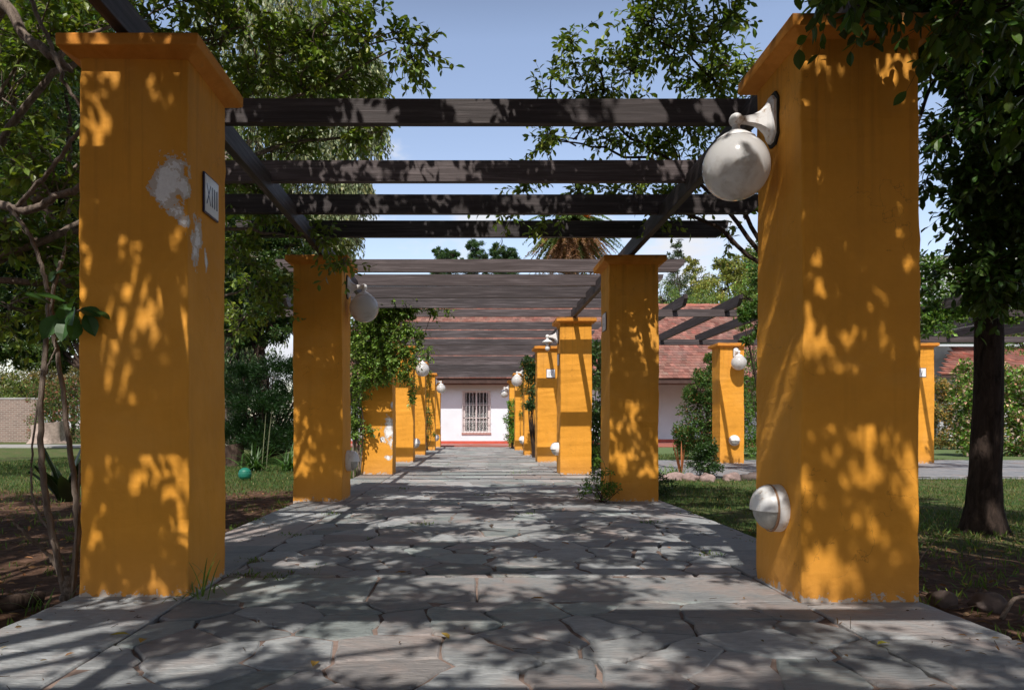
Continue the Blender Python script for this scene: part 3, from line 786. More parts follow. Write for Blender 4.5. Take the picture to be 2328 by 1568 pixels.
# ------------------------------------------------------------------ the house at the end of the path
WHITE = simple('white_limewash', (.69, .735, .785), .85, .2, 1.1, .06, .2)
RED = simple('red_plinth_paint', (.52, .10, .065), .6, .3, 3, .15)
EAVE = simple('dark_eave_timber', (.07, .042, .035), .7, .2, 4, .3)
def tile_mat(name, cols):
    m, nt, b = mat(name, .8, .2)
    a = N(nt, 'ShaderNodeAttribute', attribute_name='Col'); f = noise(nt, coords(nt), 12, 6, .65); g = noise(nt, coords(nt), .8, 5)
    c = mix(nt, 1.0, a.outputs['Color'], ramp(nt, f, [(.3, (.75, .75, .78)), (.7, (1.2, 1.15, 1.1))]), 'MULTIPLY')
    c = mix(nt, ramp(nt, g, [(.45, 0.), (.75, .5)]), c, cols); setc(nt, b, c); return m
RTILE = tile_mat('aged_roof_tile', (.20, .165, .155))
def tiled_slope(acc, org, ux, uy, wdt, lng, tw=.24, tl=.36, rng=None, base=(.26, .125, .10), keep=None, th=.03):
    """rows of overlapping tiles; org = eave corner, ux along the eave, uy up the slope"""
    org, ux, uy = map(lambda q: np.array(q, float), (org, ux, uy)); ux = nrm(ux); uy = nrm(uy); n = np.cross(ux, uy)
    V = []; C = []; nr, nc = int(lng/tl), int(wdt/tw)
    for r in range(nr):
        for c in range(nc+1):
            x0 = (c-.5*(r % 2))*tw; x1 = x0+tw*.965
            x0 = max(0, x0); x1 = min(wdt, x1)
            if x1-x0 < .03 or (keep and not keep((x0+x1)/2, r*tl)): continue
            y0, y1 = r*tl-.012+rng.normal(0, .006), (r+1)*tl+.03
            lift = th+rng.normal(0, .004)
            for (x, y, h) in ((x0, y0, lift), (x1, y0, lift), (x1, y1, .006), (x0, y1, .006), (x0, y0, -.01), (x1, y0, -.01), (x1, y1, -.02), (x0, y1, -.02)):
                V.append(org+ux*x+uy*y+n*h)
            k = math.exp(rng.normal(0, .20)); hh = rng.normal(0, .10)
            C += [(base[0]*k, base[1]*k*(1+hh), base[2]*k*(1+hh))]*8
    V = np.array(V); m = len(V)//8; o = (np.arange(m)*8)[:, None]
    for q in ((0, 1, 2, 3), (5, 4, 0, 1)[::-1], (4, 0, 3, 7), (1, 5, 6, 2)): acc.f.append((o+np.array(q)[None]+acc.n, 0, False))
    acc.v.append((V, np.array(C))); acc.n += len(V)
rh = np.random.default_rng(21)
house = empty('house', (0, 34.3, 0), label='low white house with red tiled roof and a barred window closing the path', cat='house')
def hob(a, name, m, parent=house, bevel=0.0):
    o = a.obj(name, m, parent, bevel); o.location = (0, -34.3, 0) if parent == house else (0, 0, 0); return o
a = Acc()
wx0, wx1, wz0, wz1 = -.50, .86, .52, 2.50
a.box((-6, 34.3, 0), (wx0, 34.6, 3.2)); a.box((wx1, 34.3, 0), (7.6, 34.6, 3.2)); a.box((wx0, 34.3, 0), (wx1, 34.6, wz0)); a.box((wx0, 34.3, wz1), (wx1, 34.6, 3.2))
a.box((7.3, 34.6, 0), (7.6, 37.3, 3.25)); a.box((7.3, 37.3, 0), (19, 37.6, 3.3)); a.box((-6, 34.6, 0), (-5.7, 44, 3.2)); a.box((18.7, 37.6, 0), (19, 44, 3.2))
hob(a, 'wall', WHITE)
a = Acc(); a.box((-6.0, 34.285, 0), (7.6, 34.3, .13)); a.box((7.6, 37.285, 0), (19, 37.3, .16)); hob(a, 'plinth', RED)
sl = math.atan2(.50, 1); roof = Acc()
tiled_slope(roof, (-6.6, 33.38, 3.04), (1, 0, 0), (0, math.cos(sl), math.sin(sl)), 26.4, 11.4, rng=rh)
roof.box((-6.6, 33.40, 2.98), (19.8, 33.43, 3.05), col=(.3, .12, .09))
rf = hob(roof, 'roof', RTILE)
a = Acc(); a.prism([(33.4, 2.96), (33.4, 3.03), (43.4, 8.03), (53.6, 2.96), (53.4, 2.9), (43.4, 7.9)], 'x', -6.5, 19.7); hob(a, 'roof_deck', EAVE)
a = Acc(); a.box((-6.5, 33.42, 2.80), (19.7, 33.50, 2.975)); hob(a, 'fascia', EAVE)
a = Acc(); a.box((-6.4, 33.52, 2.74), (19.6, 33.64, 2.86)); hob(a, 'eave_beam', simple('red_brown_timber', (.15, .075, .06), .7, .2, 5, .3))
a = Acc()
for k in range(27): a.lathe([(.13, 0), (.12, .5), (.15, 1.02)], (-6.5+k*.98, 43.4, 8.02), axis='x', seg=10, col=(.36*math.exp(rh.normal(0,.15)), .14, .10))
hob(a, 'ridge_tiles', RTILE)
win = Acc()
for (lo, hi) in (((wx0, 34.36, wz0), (wx0+.07, 34.44, wz1)), ((wx1-.07, 34.36, wz0), (wx1, 34.44, wz1)), ((wx0+.07, 34.36, wz1-.09), (wx1-.07, 34.44, wz1)), ((wx0+.07, 34.36, wz0), (wx1-.07, 34.44, wz0+.08)),
                 ((.14, 34.35, wz0+.08), (.22, 34.43, wz1-.09)), ((wx0+.07, 34.37, 1.20), (.14, 34.42, 1.24)), ((.22, 34.37, 1.20), (wx1-.07, 34.42, 1.24)),
                 ((wx0+.07, 34.37, wz0+.08), (wx0+.14, 34.42, wz1-.09)), ((wx1-.14, 34.37, wz0+.08), (wx1-.07, 34.42, wz1-.09))):
    win.box(lo, hi)
wf = hob(win, 'window', simple('aged_white_joinery', (.60, .53, .51), .6, .3, 5, .1))
gl, nt, b = mat('window_glass', .05, .5); b.inputs['Base Color'].default_value = (.75, .8, .8, 1); b.inputs['Transmission Weight'].default_value = 1.0; b.inputs['IOR'].default_value = 1.25
a = Acc(); a.box((wx0+.06, 34.40, wz0+.06), (wx1-.06, 34.406, wz1-.06)); hob(a, 'pane', gl, wf)
a = Acc(); xs = np.linspace(wx0+.05, wx1-.05, 90); yy = 34.46+.006*np.sin(xs*55)+.003*np.sin(xs*131)
V = np.concatenate([np.c_[xs, yy, np.full(90, wz0+.03)], np.c_[xs, yy, np.full(90, 1.95)]]); a.add(V, [(k, k+1, k+91, k+90) for k in range(89)], smooth=True)
hob(a, 'curtain', simple('net_curtain', (.50, .46, .45), .9, .1), wf)
a = Acc(); a.box((wx0, 34.56, wz0), (wx1, 34.59, wz1)); hob(a, 'dark_room', simple('dim_room', (.20, .165, .17), .9), wf)  # dark panel behind the curtain, its colour stands in for room shade
a = Acc(); a.box((wx0-.02, 34.24, wz0-.07), (wx1+.02, 34.36, wz0-.005)); hob(a, 'sill', simple('pinkish_sill', (.45, .24, .20), .7), wf)
a = Acc()
for k in range(9):
    x = wx0+.03+k*(wx1-wx0-.06)/8; tubes(a, [(x, 34.22, wz0-.0), (x, 34.22, wz1+.0)], [.012, .012], 6)
for z in (wz0+.03, 1.04, 1.83): a.box((wx0-.01, 34.212, z-.009), (wx1+.01, 34.232, z+.009))
for z in (.95, 1.7):
    for x in (wx0+.02, wx1-.02): a.box((x-.01, 34.22, z-.01), (x+.01, 34.36, z+.01))
hob(a, 'window_bars', simple('white_bar_paint', (.74, .70, .69), .4, .4), wf)
TERR, nt, b = mat('red_terrace_tile', .55, .35)
v = coords(nt); br = N(nt, 'ShaderNodeTexBrick', Scale=2.2); br.offset = 0; br.inputs['Mortar Size'].default_value = .012; nt.links.new(v, br.inputs[0])
br.inputs['Color1'].default_value = (.40, .135, .10, 1); br.inputs['Color2'].default_value = (.34, .11, .082, 1); br.inputs['Mortar'].default_value = (.25, .15, .13, 1)
br.inputs['Brick Width'].default_value = .9; br.inputs['Row Height'].default_value = .9; setc(nt, b, br.outputs['Color'])
a = Acc(); a.box((-6, 30.4, -.05), (19, 34.3, .008)); a.box((7.6, 34.3, -.05), (19, 37.29, .008)); tag(a.obj('terrace', TERR), kind='structure')

# building on the right with a hipped tile roof, flat slabs above it
rb_ = empty('annex_building', (34, 44, 0), label='building behind the right hedge with hipped red tile roofs and white flat slabs', cat='building')
def rob(a, name, m, parent=rb_, bevel=0.0):
    o = a.obj(name, m, parent, bevel); o.location = (-34, -44, 0); return o
p = at(2139, 850, 40); x0, z0 = p[0], p[2]
a = Acc()
sx = math.atan2(.42, 1)
keep = lambda u, w: u > w*.75
tiled_slope(a, (x0, 40, z0), (1, 0, 0), (0, math.cos(sx), math.sin(sx)), 14, 5.4, .30, .40, rh, (.25, .095, .07), keep, .06)
rob(a, 'roof', RTILE)
a = Acc(); a.add([(x0, 40.02, z0-.06), (x0+14, 40.02, z0-.06), (x0+14, 45, z0+2.0), (x0+4.2, 45, z0+2.0)], [(0, 1, 2, 3)])
a.box((x0, 40.0, z0-.22), (x0+14, 40.1, z0-.06)); rob(a, 'roof_deck', EAVE)
a = Acc(); a.box((x0+.5, 40.9, 0), (x0+14, 41.2, z0-.2)); a.box((x0+1, 46, 0), (x0+16, 50, z0+2.2)); rob(a, 'wall', simple('pale_grey_wall', (.50, .50, .52), .8, .2, 2, .1))
DG = simple('dark_glass', (.06, .07, .085), .15, .6)
a = Acc(); a.box((x0+1.6, 45.96, z0+.6), (x0+3.4, 46.0, z0+1.7)); rob(a, 'window', DG)
a = Acc(); a.box((x0+.6, 40.86, 2.2), (x0+2.6, 40.9, 2.9)); rob(a, 'window', DG)
a = Acc(); s0, s1 = at(2085, 772, 44), at(2215, 744, 44)
a.add([(s0[0], 43, s0[2]), (s1[0]+12, 43, s1[2]+2.2), (s1[0]+12, 50, s1[2]+2.8), (s0[0], 50, s0[2]+.5),
       (s0[0], 43, s0[2]+.35), (s1[0]+12, 43, s1[2]+2.55), (s1[0]+12, 50, s1[2]+3.1), (s0[0], 50, s0[2]+.85)], [(0, 3, 2, 1), (4, 5, 6, 7), (0, 1, 5, 4), (1, 2, 6, 5), (2, 3, 7, 6), (3, 0, 4, 7)])
rob(a, 'white_slab_roof', simple('white_metal_roof', (.72, .73, .76), .5, .3))
a = Acc(); s0, s1 = at(2080, 748, 47), at(2330, 690, 47)
a.box((s0[0], 47, s0[2]-.4), (s1[0]+3, 52, s1[2])); a.box((s0[0]+2.2, 46, s1[2]), (s1[0]+3, 52, s1[2]+.35)); rob(a, 'grey_upper_block', simple('grey_panel', (.26, .26, .28), .7, .3, 2, .1))
a = Acc(); p = at(2290, 772, 46)
tiled_slope(a, (p[0], 46, p[2]), (1, 0, 0), (0, math.cos(sx), math.sin(sx)), 8, 3.0, .30, .40, rh, (.25, .095, .07), None, .06); rob(a, 'upper_roof', RTILE)
gb = Acc(); p0, p1 = at(2040, 590, 110), at(2330, 690, 110)
gb.box((p0[0], 110, 0), (p1[0], 122, p0[2])); tb = gb.obj('grey_block', simple('pale_concrete_facade', (.47, .49, .52), .8, .2, .15, .06))
for_ = Acc(); for_.box((p0[0]-.2, 109.8, p0[2]), (p1[0]+.2, 122.2, p0[2]+.5)); 
te = empty('tall_building', (0, 0, 0), label='tall plain pale grey building in the distance behind the right tree trunk', cat='building'); tb.name = 'facade'; tb.parent = te
for_.obj('parapet', CONC, te)

# brick garden wall on the far left
BRICK, nt, b = mat('weathered_brick', .9, .1)
tc = N(nt, 'ShaderNodeTexCoord'); mp_ = N(nt, 'ShaderNodeMapping'); mp_.inputs['Rotation'].default_value = (math.radians(90), 0, 0); nt.links.new(tc.outputs['Object'], mp_.inputs[0])
br = N(nt, 'ShaderNodeTexBrick', Scale=1.0); nt.links.new(mp_.outputs[0], br.inputs[0])
br.inputs['Brick Width'].default_value = .30; br.inputs['Row Height'].default_value = .105; br.inputs['Mortar Size'].default_value = .016; br.inputs['Bias'].default_value = -.2
br.inputs['Color1'].default_value = (.27, .18, .145, 1); br.inputs['Color2'].default_value = (.16, .105, .085, 1); br.inputs['Mortar'].default_value = (.36, .32, .28, 1)
f = noise(nt, tc.outputs['Object'], 1.2, 6); setc(nt, b, mix(nt, math_(nt, 'MULTIPLY', f, .55), br.outputs['Color'], (.24, .20, .175)))
bump(nt, b, br.outputs['Fac'], -.6, .02)
wl_ = empty('garden_wall', (-31, 40.5, 0), label='old brown brick garden wall at the far left edge of the lawn', cat='wall')
a = Acc(); a.box((-9, -.15, -.1), (6.9, .15, 2.33)); a.obj('brickwork', BRICK, wl_)
a = Acc(); a.box((-9, -.18, 2.332), (6.93, .18, 2.42)); a.obj('coping', CONC, wl_, bevel=.01)
wh = empty('shed', (-23, 52, 0), label='white roofed shed glimpsed over the far left hedge', cat='shed')
a = Acc(); a.box((-3, 0, 0), (4.2, 4, 3.2)); a.obj('wall', WHITE, wh)
a = Acc(); a.add([(-3.3, -.3, 3.2), (4.5, -.3, 4.1), (4.5, 4.3, 4.1), (-3.3, 4.3, 3.2), (-3.3, -.3, 3.32), (4.5, -.3, 4.22), (4.5, 4.3, 4.22), (-3.3, 4.3, 3.32)],
                  [(0, 3, 2, 1), (4, 5, 6, 7), (0, 1, 5, 4), (1, 2, 6, 5), (2, 3, 7, 6), (3, 0, 4, 7)]); a.obj('roof', WHITE, wh)

# ------------------------------------------------------------------ trees close to the pergola
def plant(name, label, cat, root, group=None):
    return empty(name, tuple(float(q) for q in root), label=label, cat=cat, group=group)
def child(a, name, mats, t):
    o = a.obj(name, mats, t); o.location = -t.location; return o
PLUM = (.16, .22, .036)
def C_(xv, yv, Z, r, rz=None, dn=1.0, ry=None):
    p = at(xv, yv, Z); return (p[0], p[1], p[2], r, ry or r, rz or r*.8, dn)

# tree A: left of the path
rng = np.random.default_rng(101)
rootA = np.array((-4.3, 5.4, -.05)); t = plant('plum_tree', 'leafy tree whose branches reach over the pergola from the left', 'tree', rootA)
w = Acc(); fork = rootA+np.array((.15, .1, 1.9))
limb(w, [rootA, rootA+(.05, 0, 1), fork], .17, .12, 12, rng=rng, wob=.008)
tubes(w, [[rootA+(0, 0, -.1), rootA+(0, 0, .12), rootA+(0, 0, .4)]], [[.26, .2, .165]], 12)
clA = [C_(120, 60, 5.2, .50), C_(20, 180, 5.4, .5, dn=.7), C_(330, 30, 5.6, .5), C_(520, 60, 6.0, .5), C_(640, 130, 6.2, .5), C_(760, 60, 6.2, .42), C_(860, 90, 6.2, .34), C_(940, 105, 6.1, .24, .26),
       C_(720, 190, 6.4, .42, .26), C_(580, 200, 6.6, .5), C_(810, 165, 6.4, .30, .2), C_(800, 300, 6.6, .28, .15, .8), C_(870, 305, 6.5, .15, .10, .7), C_(660, 330, 6.8, .40, .3), C_(560, 400, 6.8, .40),
       C_(640, 470, 7.0, .35, .35), C_(730, 560, 7.35, .26, .20), C_(800, 590, 7.3, .16, .18), C_(560, 560, 7.2, .35), C_(600, 650, 7.6, .32, .25), C_(560, 740, 7.8, .30, .22, .7), C_(640, 720, 7.7, .18, .15, .6),
       C_(60, 330, 5.5, .42, dn=.8), C_(140, 420, 5.0, .35, .3), C_(40, 540, 5.6, .45), C_(140, 600, 5.8, .40, .35), C_(70, 700, 6.0, .45, .3, .8), C_(150, 720, 6.0, .30, .3, .8)]
l = Acc()
crown(rng, l, clA, fork, B=13, T=6, nl=9, twig=.26, size=.088, col=PLUM)
for tgt, mids in ((C_(900, 110, 6.2, 1)[:3], [at(300, 300, 5.2), at(620, 240, 6.2)]), (C_(560, 60, 6, 1)[:3], [at(90, 200, 5.0), at(330, 130, 5.6)]), (C_(740, 550, 7.3, 1)[:3], [at(200, 520, 5.6), at(540, 520, 6.8)]),
                  (C_(600, 650, 7.6, 1)[:3], [at(120, 640, 5.7), at(420, 680, 6.8)]), (C_(60, 120, 5.2, 1)[:3], [at(-60, 350, 5.3)]), (C_(870, 300, 6.5, 1)[:3], [at(400, 420, 5.8), at(650, 330, 6.6)])):
    limb(w, [fork]+[np.array(m) for m in mids]+[np.array(tgt)], .032, .007, 7, rng=rng, wob=.012)
limb(w, [fork, at(-20, 60, 4.6), at(60, 88, 4.4), at(128, 135, 4.3), at(165, 160, 4.35)], .045, .016, 9, rng=rng, wob=.006)
limb(w, [at(128, 135, 4.3), at(180, 90, 4.4), at(280, 50, 4.6)], .022, .008, 6)
limb(w, [fork, at(-30, 480, 4.7), at(60, 478, 4.5), at(130, 445, 4.4), at(200, 420, 4.4)], .032, .018, 8, rng=rng, wob=.006)
limb(w, [at(30, 480, 4.55), at(120, 380, 4.3), at(190, 280, 4.2)], .016, .012, 6, rng=rng, wob=.005)
limb(w, [at(70, 0, 4.0), at(110, 90, 3.95), at(150, 190, 3.9), at(200, 260, 3.95)], .012, .010, 6, rng=rng, wob=.005)
limb(w, [at(200, 150, 4.6), at(560, 235, 5.4), at(700, 265, 6.0), at(860, 290, 6.4)], .02, .012, 6, rng=rng, wob=.004)
child(w, 'trunk', BARKL, t); child(l, 'crown', [LEAF, BARKL], t)

# tree B: right of the path, trunk behind the nearest right pillar
rng = np.random.default_rng(202)
rootB = np.array((3.25, 7.0, -.05)); t = plant('plum_tree', 'leafy tree filling the gap between the globe lamp and the sky, right of the path', 'tree', rootB)
w = Acc(); fork = rootB+np.array((-.1, .1, 2.1))
limb(w, [rootB, rootB+(.04, 0, 1.1), fork], .13, .10, 12, rng=rng, wob=.006)
clB = [C_(1290, 110, 6.6, .15, .28, .8), C_(1350, 190, 6.6, .26, .3), C_(1235, 195, 6.6, .13, .14, .7), C_(1430, 150, 6.6, .28, .30), C_(1520, 90, 6.4, .36, .35), C_(1470, 20, 6.3, .30, .28), C_(1620, 40, 6.2, .4), C_(1600, 160, 6.6, .35),
       C_(1690, 130, 6.7, .35), C_(1400, 240, 6.7, .32, .2), C_(1520, 260, 6.8, .35, .25), C_(1640, 260, 7.0, .40), C_(1290, 310, 6.7, .26, .16), C_(1230, 320, 6.6, .10, .10, .7), C_(1400, 320, 6.9, .33, .16), C_(1520, 340, 7.0, .34, .2),
       C_(1640, 380, 7.2, .35, .25), C_(1290, 425, 6.9, .30, .11, .8), C_(1180, 430, 6.9, .17, .09, .7), C_(1420, 430, 7.0, .35, .12), C_(1560, 450, 7.3, .35, .18), C_(1690, 480, 7.4, .26, .2), C_(1140, 490, 6.9, .13, .08, .6),
       C_(1240, 495, 7.0, .25, .07, .6), C_(1660, 550, 7.6, .16, .10, .5), C_(1450, 500, 7.2, .22, .06, .7), C_(1535, 480, 7.4, .2, .1, .6)]
l = Acc(); crown(rng, l, clB, fork, B=13, T=6, nl=9, twig=.25, size=.082, col=PLUM, up=.3)
for tgt, mids in ((at(1300, 150, 6.6), [at(1600, 420, 7.0), at(1420, 300, 6.8)]), (at(1500, 40, 6.3), [at(1700, 300, 6.8), at(1600, 160, 6.5)]), (at(1150, 470, 6.9), [at(1600, 500, 7.1), at(1380, 460, 7.0)]),
                  (at(1690, 120, 6.6), [at(1790, 300, 6.9)]), (at(1240, 310, 6.6), [at(1640, 430, 7.0), at(1420, 350, 6.9)]), (at(1700, 480, 7.4), [at(1770, 500, 7.2)])):
    limb(w, [fork]+list(mids)+[tgt], .024, .005, 6, rng=rng, wob=.012)
child(w, 'trunk', BARK, t); child(l, 'crown', [LEAF, BARK], t)

# tree C: big dark trunk on the right
rng = np.random.default_rng(303)
rootC = at(2236, 1195, 5.8); rootC[2] = -.06; t = plant('shade_tree', 'tree with thick dark trunk standing on the right lawn edge, crown over the corner', 'tree', rootC)
w = Acc(); k = 5.8/1649
P = [rootC+(0, 0, -.05), rootC+(0, 0, .18), rootC+(.01, 0, .5), rootC+(.035, 0, 1.1), rootC+(.04, 0, 1.8), rootC+(.03, 0, 2.5), rootC+(-.03, 0, 3.1)]
P = smooth_path(P, 9); R = np.interp(P[:, 2], [-.1, .0, .15, .4, 1.0, 2.0, 3.1], [.165, .155, .125, .108, .102, .096, .087])
m0 = w.n; tubes(w, P, R, 44)
v_, c_ = w.v[-1]; rel = v_-np.repeat(P, 44, 0); th_ = np.tile(np.arange(44)*2*math.pi/44, len(P)); zz = v_[:, 2]
rid = .055*np.abs(np.sin(th_*6+2.2*np.sin(zz*3.1)+zz*1.5))+.04*np.abs(np.sin(th_*11-1.7*np.sin(zz*4.7+1)))+.03*np.sin(th_*2+zz*2)
w.v[-1] = (v_+rel*(rid-.04)[:, None], c_)
for q in range(6):
    an = q*1.05+.2; limb(w, [rootC+(.06*math.cos(an), .06*math.sin(an), .24), rootC+(.14*math.cos(an), .14*math.sin(an), .04), rootC+(.22*math.cos(an), .22*math.sin(an), -.06)], .045, .025, 8)
fork = P[-1]
limb(w, [rootC+(.03, 0, 2.55), at(2180, 210, 5.7), at(2130, 150, 5.6), at(2050, 120, 5.5)], .085, .045, 10, rng=rng, wob=.01)
limb(w, [fork, at(2215, 0, 5.7), at(2200, -200, 5.6)], .10, .06, 10); limb(w, [fork, at(2290, 100, 5.8), at(2400, -50, 5.9)], .07, .03, 8)
limb(w, [at(2200, 330, 5.8), at(2280, 260, 5.5), at(2400, 200, 5.2)], .04, .02, 8)
limb(w, [at(2140, 160, 5.6), at(2110, 210, 5.4), at(2090, 270, 5.2), at(2070, 320, 5.1)], .018, .008, 6)
clC = [C_(2150, 60, 5.4, .35), C_(2260, 60, 5.2, .5), C_(2310, 200, 5.0, .45), C_(2330, 330, 5.0, .42), C_(2280, 420, 5.2, .34), C_(2200, 500, 5.4, .16, .16, .6), C_(2300, 540, 5.3, .34), C_(2160, 300, 5.6, .16, .2, .6), C_(2110, 400, 5.5, .10, .12, .7),
       C_(2160, 620, 5.5, .12, .08, .6), C_(2260, 640, 5.3, .26, .12), C_(2330, 640, 5.3, .3), C_(2230, 440, 5.6, .2), C_(2120, 330, 5.5, .10, .10, .6), C_(2250, 230, 5.0, .34), C_(2240, 620, 5.2, .2), C_(2330, 120, 4.8, .4),
       C_(2170, 470, 5.4, .12, .10, .7), C_(2390, 480, 5.4, .4), C_(2250, -60, 5.5, .7), C_(2100, -50, 5.4, .5), C_(2400, 0, 5.3, .6), C_(2000, -40, 5.3, .5)]
l = Acc(); crown(rng, l, clC, fork, B=26, T=7, nl=9, twig=.26, size=.085, col=(.055, .105, .018), up=.0)
child(w, 'trunk', bark_mat('dark_bark', (.010, .007, .006), (.065, .045, .036), 22), t); child(l, 'crown', [LEAF, BARK], t)

# tree D: just right of the camera, its boughs hang over the nearest right cap and shade the path
rng = np.random.default_rng(404)
rootD = np.array((3.9, .4, -.05)); t = plant('shade_tree', 'tree overhead near the camera, big leaves hanging over the cap of the nearest right pillar', 'tree', rootD)
w = Acc(); fork = rootD+np.array((-.2, .1, 2.6)); limb(w, [rootD, rootD+(0, 0, 1.3), fork], .2, .14, 12)
clD = [C_(1880, -25, 2.9, .15, .04, .7), C_(1960, -45, 2.9, .15, .06, .8), C_(2060, -30, 2.95, .18, .05, .8), C_(2160, 10, 3.0, .2, .10), C_(2260, 30, 3.1, .22, .13), C_(2330, 100, 3.2, .2, .2), C_(2340, 200, 3.3, .14, .14)]
l = Acc(); crown(rng, l, clD, fork, B=16, T=6, nl=8, twig=.2, size=.074, width=.6, tpl=LEAF_XL, col=(.060, .115, .018), droop=.45, up=-.2, br=.005)
def canopy(rng, x0, x1, y0, y1, n, z0=4.0, z1=5.4, r=.5, dn=1.0):
    """clumps spread evenly over a patch of canopy, always above the camera's upward view"""
    st = math.sqrt((x1-x0)*(y1-y0)/n); out = []
    for iy in range(max(1, round((y1-y0)/st))):
        for ix in range(max(1, round((x1-x0)/st))):
            x = x0+(ix+.5+rng.uniform(-.4, .4))*st; y = y0+(iy+.5+rng.uniform(-.4, .4))*st; z = rng.uniform(z0, z1)
            rr = r*rng.uniform(.7, 1.15)
            if z < .79+.62*y+rr+.1: z = .79+.62*y+rr+.15
            out.append((x, y, z, rr, rr, rr*.5, dn))
    return out
def toward_sun(rng, targets, t0, t1, r, n=1, dn=.68, skip=.38):  # leaf clumps added out of view along the sun's rays to shade the targets
    out = []
    for (x, y, z) in targets:
        if rng.uniform() < skip: continue
        for _ in range(n):
            t = rng.uniform(t0, t1)
            while z+t < .79+.62*(y-.77*t)+r+.1: t += .1
            out.append((x-.163*t+rng.normal(0, .08), y-.77*t, z+t, r*rng.uniform(.7, 1.2), r*rng.uniform(.7, 1.2), r*.6, dn))
    return out
SH_R = toward_sun(rng, [(x, 4.6+.9*k, 2.8) for x in (-.6, .3, 1.2, 2.1) for k in (0, 1, 2, 3)], 1.6, 3.2, .2, skip=.1)+toward_sun(rng, [(x, 3.3, z) for x in (1.5, 1.78, 2.05) for z in (.25, .9, 1.35, 1.9, 2.45)]+[(1.5, 3.6, .9), (1.5, 3.6, 1.7)]+[(x, 7.7, z) for x in (1.5, 1.75, 2.0) for z in (.1, .7, 1.3, 1.9, 2.5)]+[(x, 4.6+.9*k, 2.8) for x in (-.2, .8, 1.7) for k in (0, 1, 2)], 2.2, 3.8, .20)
SH_L = toward_sun(rng, [(x, 3.4, z) for x in (-1.8, -1.58, -1.36) for z in (.2, .75, 1.25, 1.75, 2.3)]+[(x, 7.7, z) for x in (-1.95, -1.7, -1.4) for z in (.1, .7, 1.3, 1.9, 2.5)]+[(x, 4.6+.9*k, 2.8) for x in (-1.8, -1.0) for k in (0, 1, 2)], 2.2, 3.8, .20)
cd = SH_R+canopy(rng, .0, 4.4, -2.6, 5.8, 84, 3.9, 5.0, .36, .86)+canopy(rng, 3.6, 8.0, -7.0, 3.5, 30, 4.4, 7.0, .65)+canopy(rng, .0, 4, -8.0, -2.6, 30, 4.4, 7.0, .65)
crown(rng, l, cd, fork, B=19, T=5, nl=9, twig=.28, size=.10, width=.6, col=(.045, .09, .014))
for c in cd[::3]: limb(w, [fork, (fork+np.array(c[:3]))/2+(0, 0, .3), np.array(c[:3])], .05, .012, 6)
for c in clD[1:6:2]: limb(w, [fork, (fork+np.array(c[:3]))/2+(0, 0, .25), np.array(c[:3])], .03, .006, 6)
child(w, 'trunk', BARK, t); child(l, 'crown', [LEAF, BARK], t)
# tree E: left, behind the camera, shading the left pillar and the path
rng = np.random.default_rng(505)
rootE = np.array((-3.6, -1.2, -.05)); t = plant('shade_tree', 'tree standing behind the camera on the left, known by the dappled shade it throws', 'tree', rootE)
w = Acc(); fork = rootE+np.array((.2, .1, 2.6)); limb(w, [rootE, rootE+(0, 0, 1.3), fork], .2, .14, 12)
l = Acc(); ce = SH_L+[q for q in canopy(rng, -4.4, .0, -2.6, 5.8, 84, 3.9, 5.0, .36, .86) if not (q[0] < -2.4 and q[1] > 4.8)]+canopy(rng, -8.5, -4.0, -7.0, 4.0, 54, 4.4, 7.0, .65)+canopy(rng, -4, 0, -8.0, -2.6, 30, 4.4, 7.0, .65)
crown(rng, l, ce, fork, B=19, T=5, nl=9, twig=.28, size=.10, width=.6, col=(.045, .09, .014))
for c in ce[::3]: limb(w, [fork, (fork+np.array(c[:3]))/2+(0, 0, .3), np.array(c[:3])], .05, .012, 6)
child(w, 'trunk', BARK, t); child(l, 'crown', [LEAF, BARK], t)

# ------------------------------------------------------------------ shrubs and climbers
def shrub(name, label, cat, root, blobs, seed, size, col, per=900, width=.5, tpl=LEAF_LO, group=None, stems=5, upn=.7, var=.35, hue=.15, sr=.012, wood=BARK, alt=None, droop=.1):
    """blobs: (x,y,z,rx,ry,rz) filled with leafy sub-clumps; alt = (fraction, colour) of differently coloured leaves"""
    r = np.random.default_rng(seed); t = plant(name, label, cat, root, group)
    w = Acc(); l = Acc(); root = np.array(root, float)
    for b_ in blobs:
        cen, rad = np.array(b_[:3]), np.array(b_[3:6]); dn = b_[6] if len(b_) > 6 else 1
        ns = max(5, int(16*dn))
        sc = nrm(r.normal(0, 1, (ns, 3)))*r.uniform(.35, .95, (ns, 1)); sc = cen+sc*rad
        n = int(per*dn/ns)
        p = nrm(r.normal(0, 1, (ns, n, 3)))*r.uniform(.2, 1, (ns, n, 1))**.5
        P = (sc[:, None]+p*rad.mean()*.38*r.uniform(.6, 1.3, (ns, 1, 1))).reshape(-1, 3)
        D = (P-cen)/rad*.6 + r.normal(0, .6, P.shape)+np.array([0, 0, .15-droop])
        U = np.array([0, 0, upn])+r.normal(0, .5, P.shape)+nrm(P-cen)*.4
        cc = col
        if alt is not None:
            m = r.uniform(size=len(P)) < alt[0]
            leaves(l, P[m], D[m], U[m], size*r.uniform(.6, 1.2, m.sum()), width, tpl, 0, alt[1], var, r, hue); P, D, U = P[~m], D[~m], U[~m]
        leaves(l, P, D, U, size*r.uniform(.6, 1.2, len(P)), width, tpl, 0, cc, var, r, hue)
        for q in range(min(stems, ns)):
            limb(w, [root+r.normal(0, .04, 3)*(1, 1, 0), (root+sc[q])/2+r.normal(0, .06, 3), sc[q]], sr, sr*.3, 5)
    if w.n: child(w, 'stems', wood, t)
    child(l, 'foliage', LEAF, t); return t

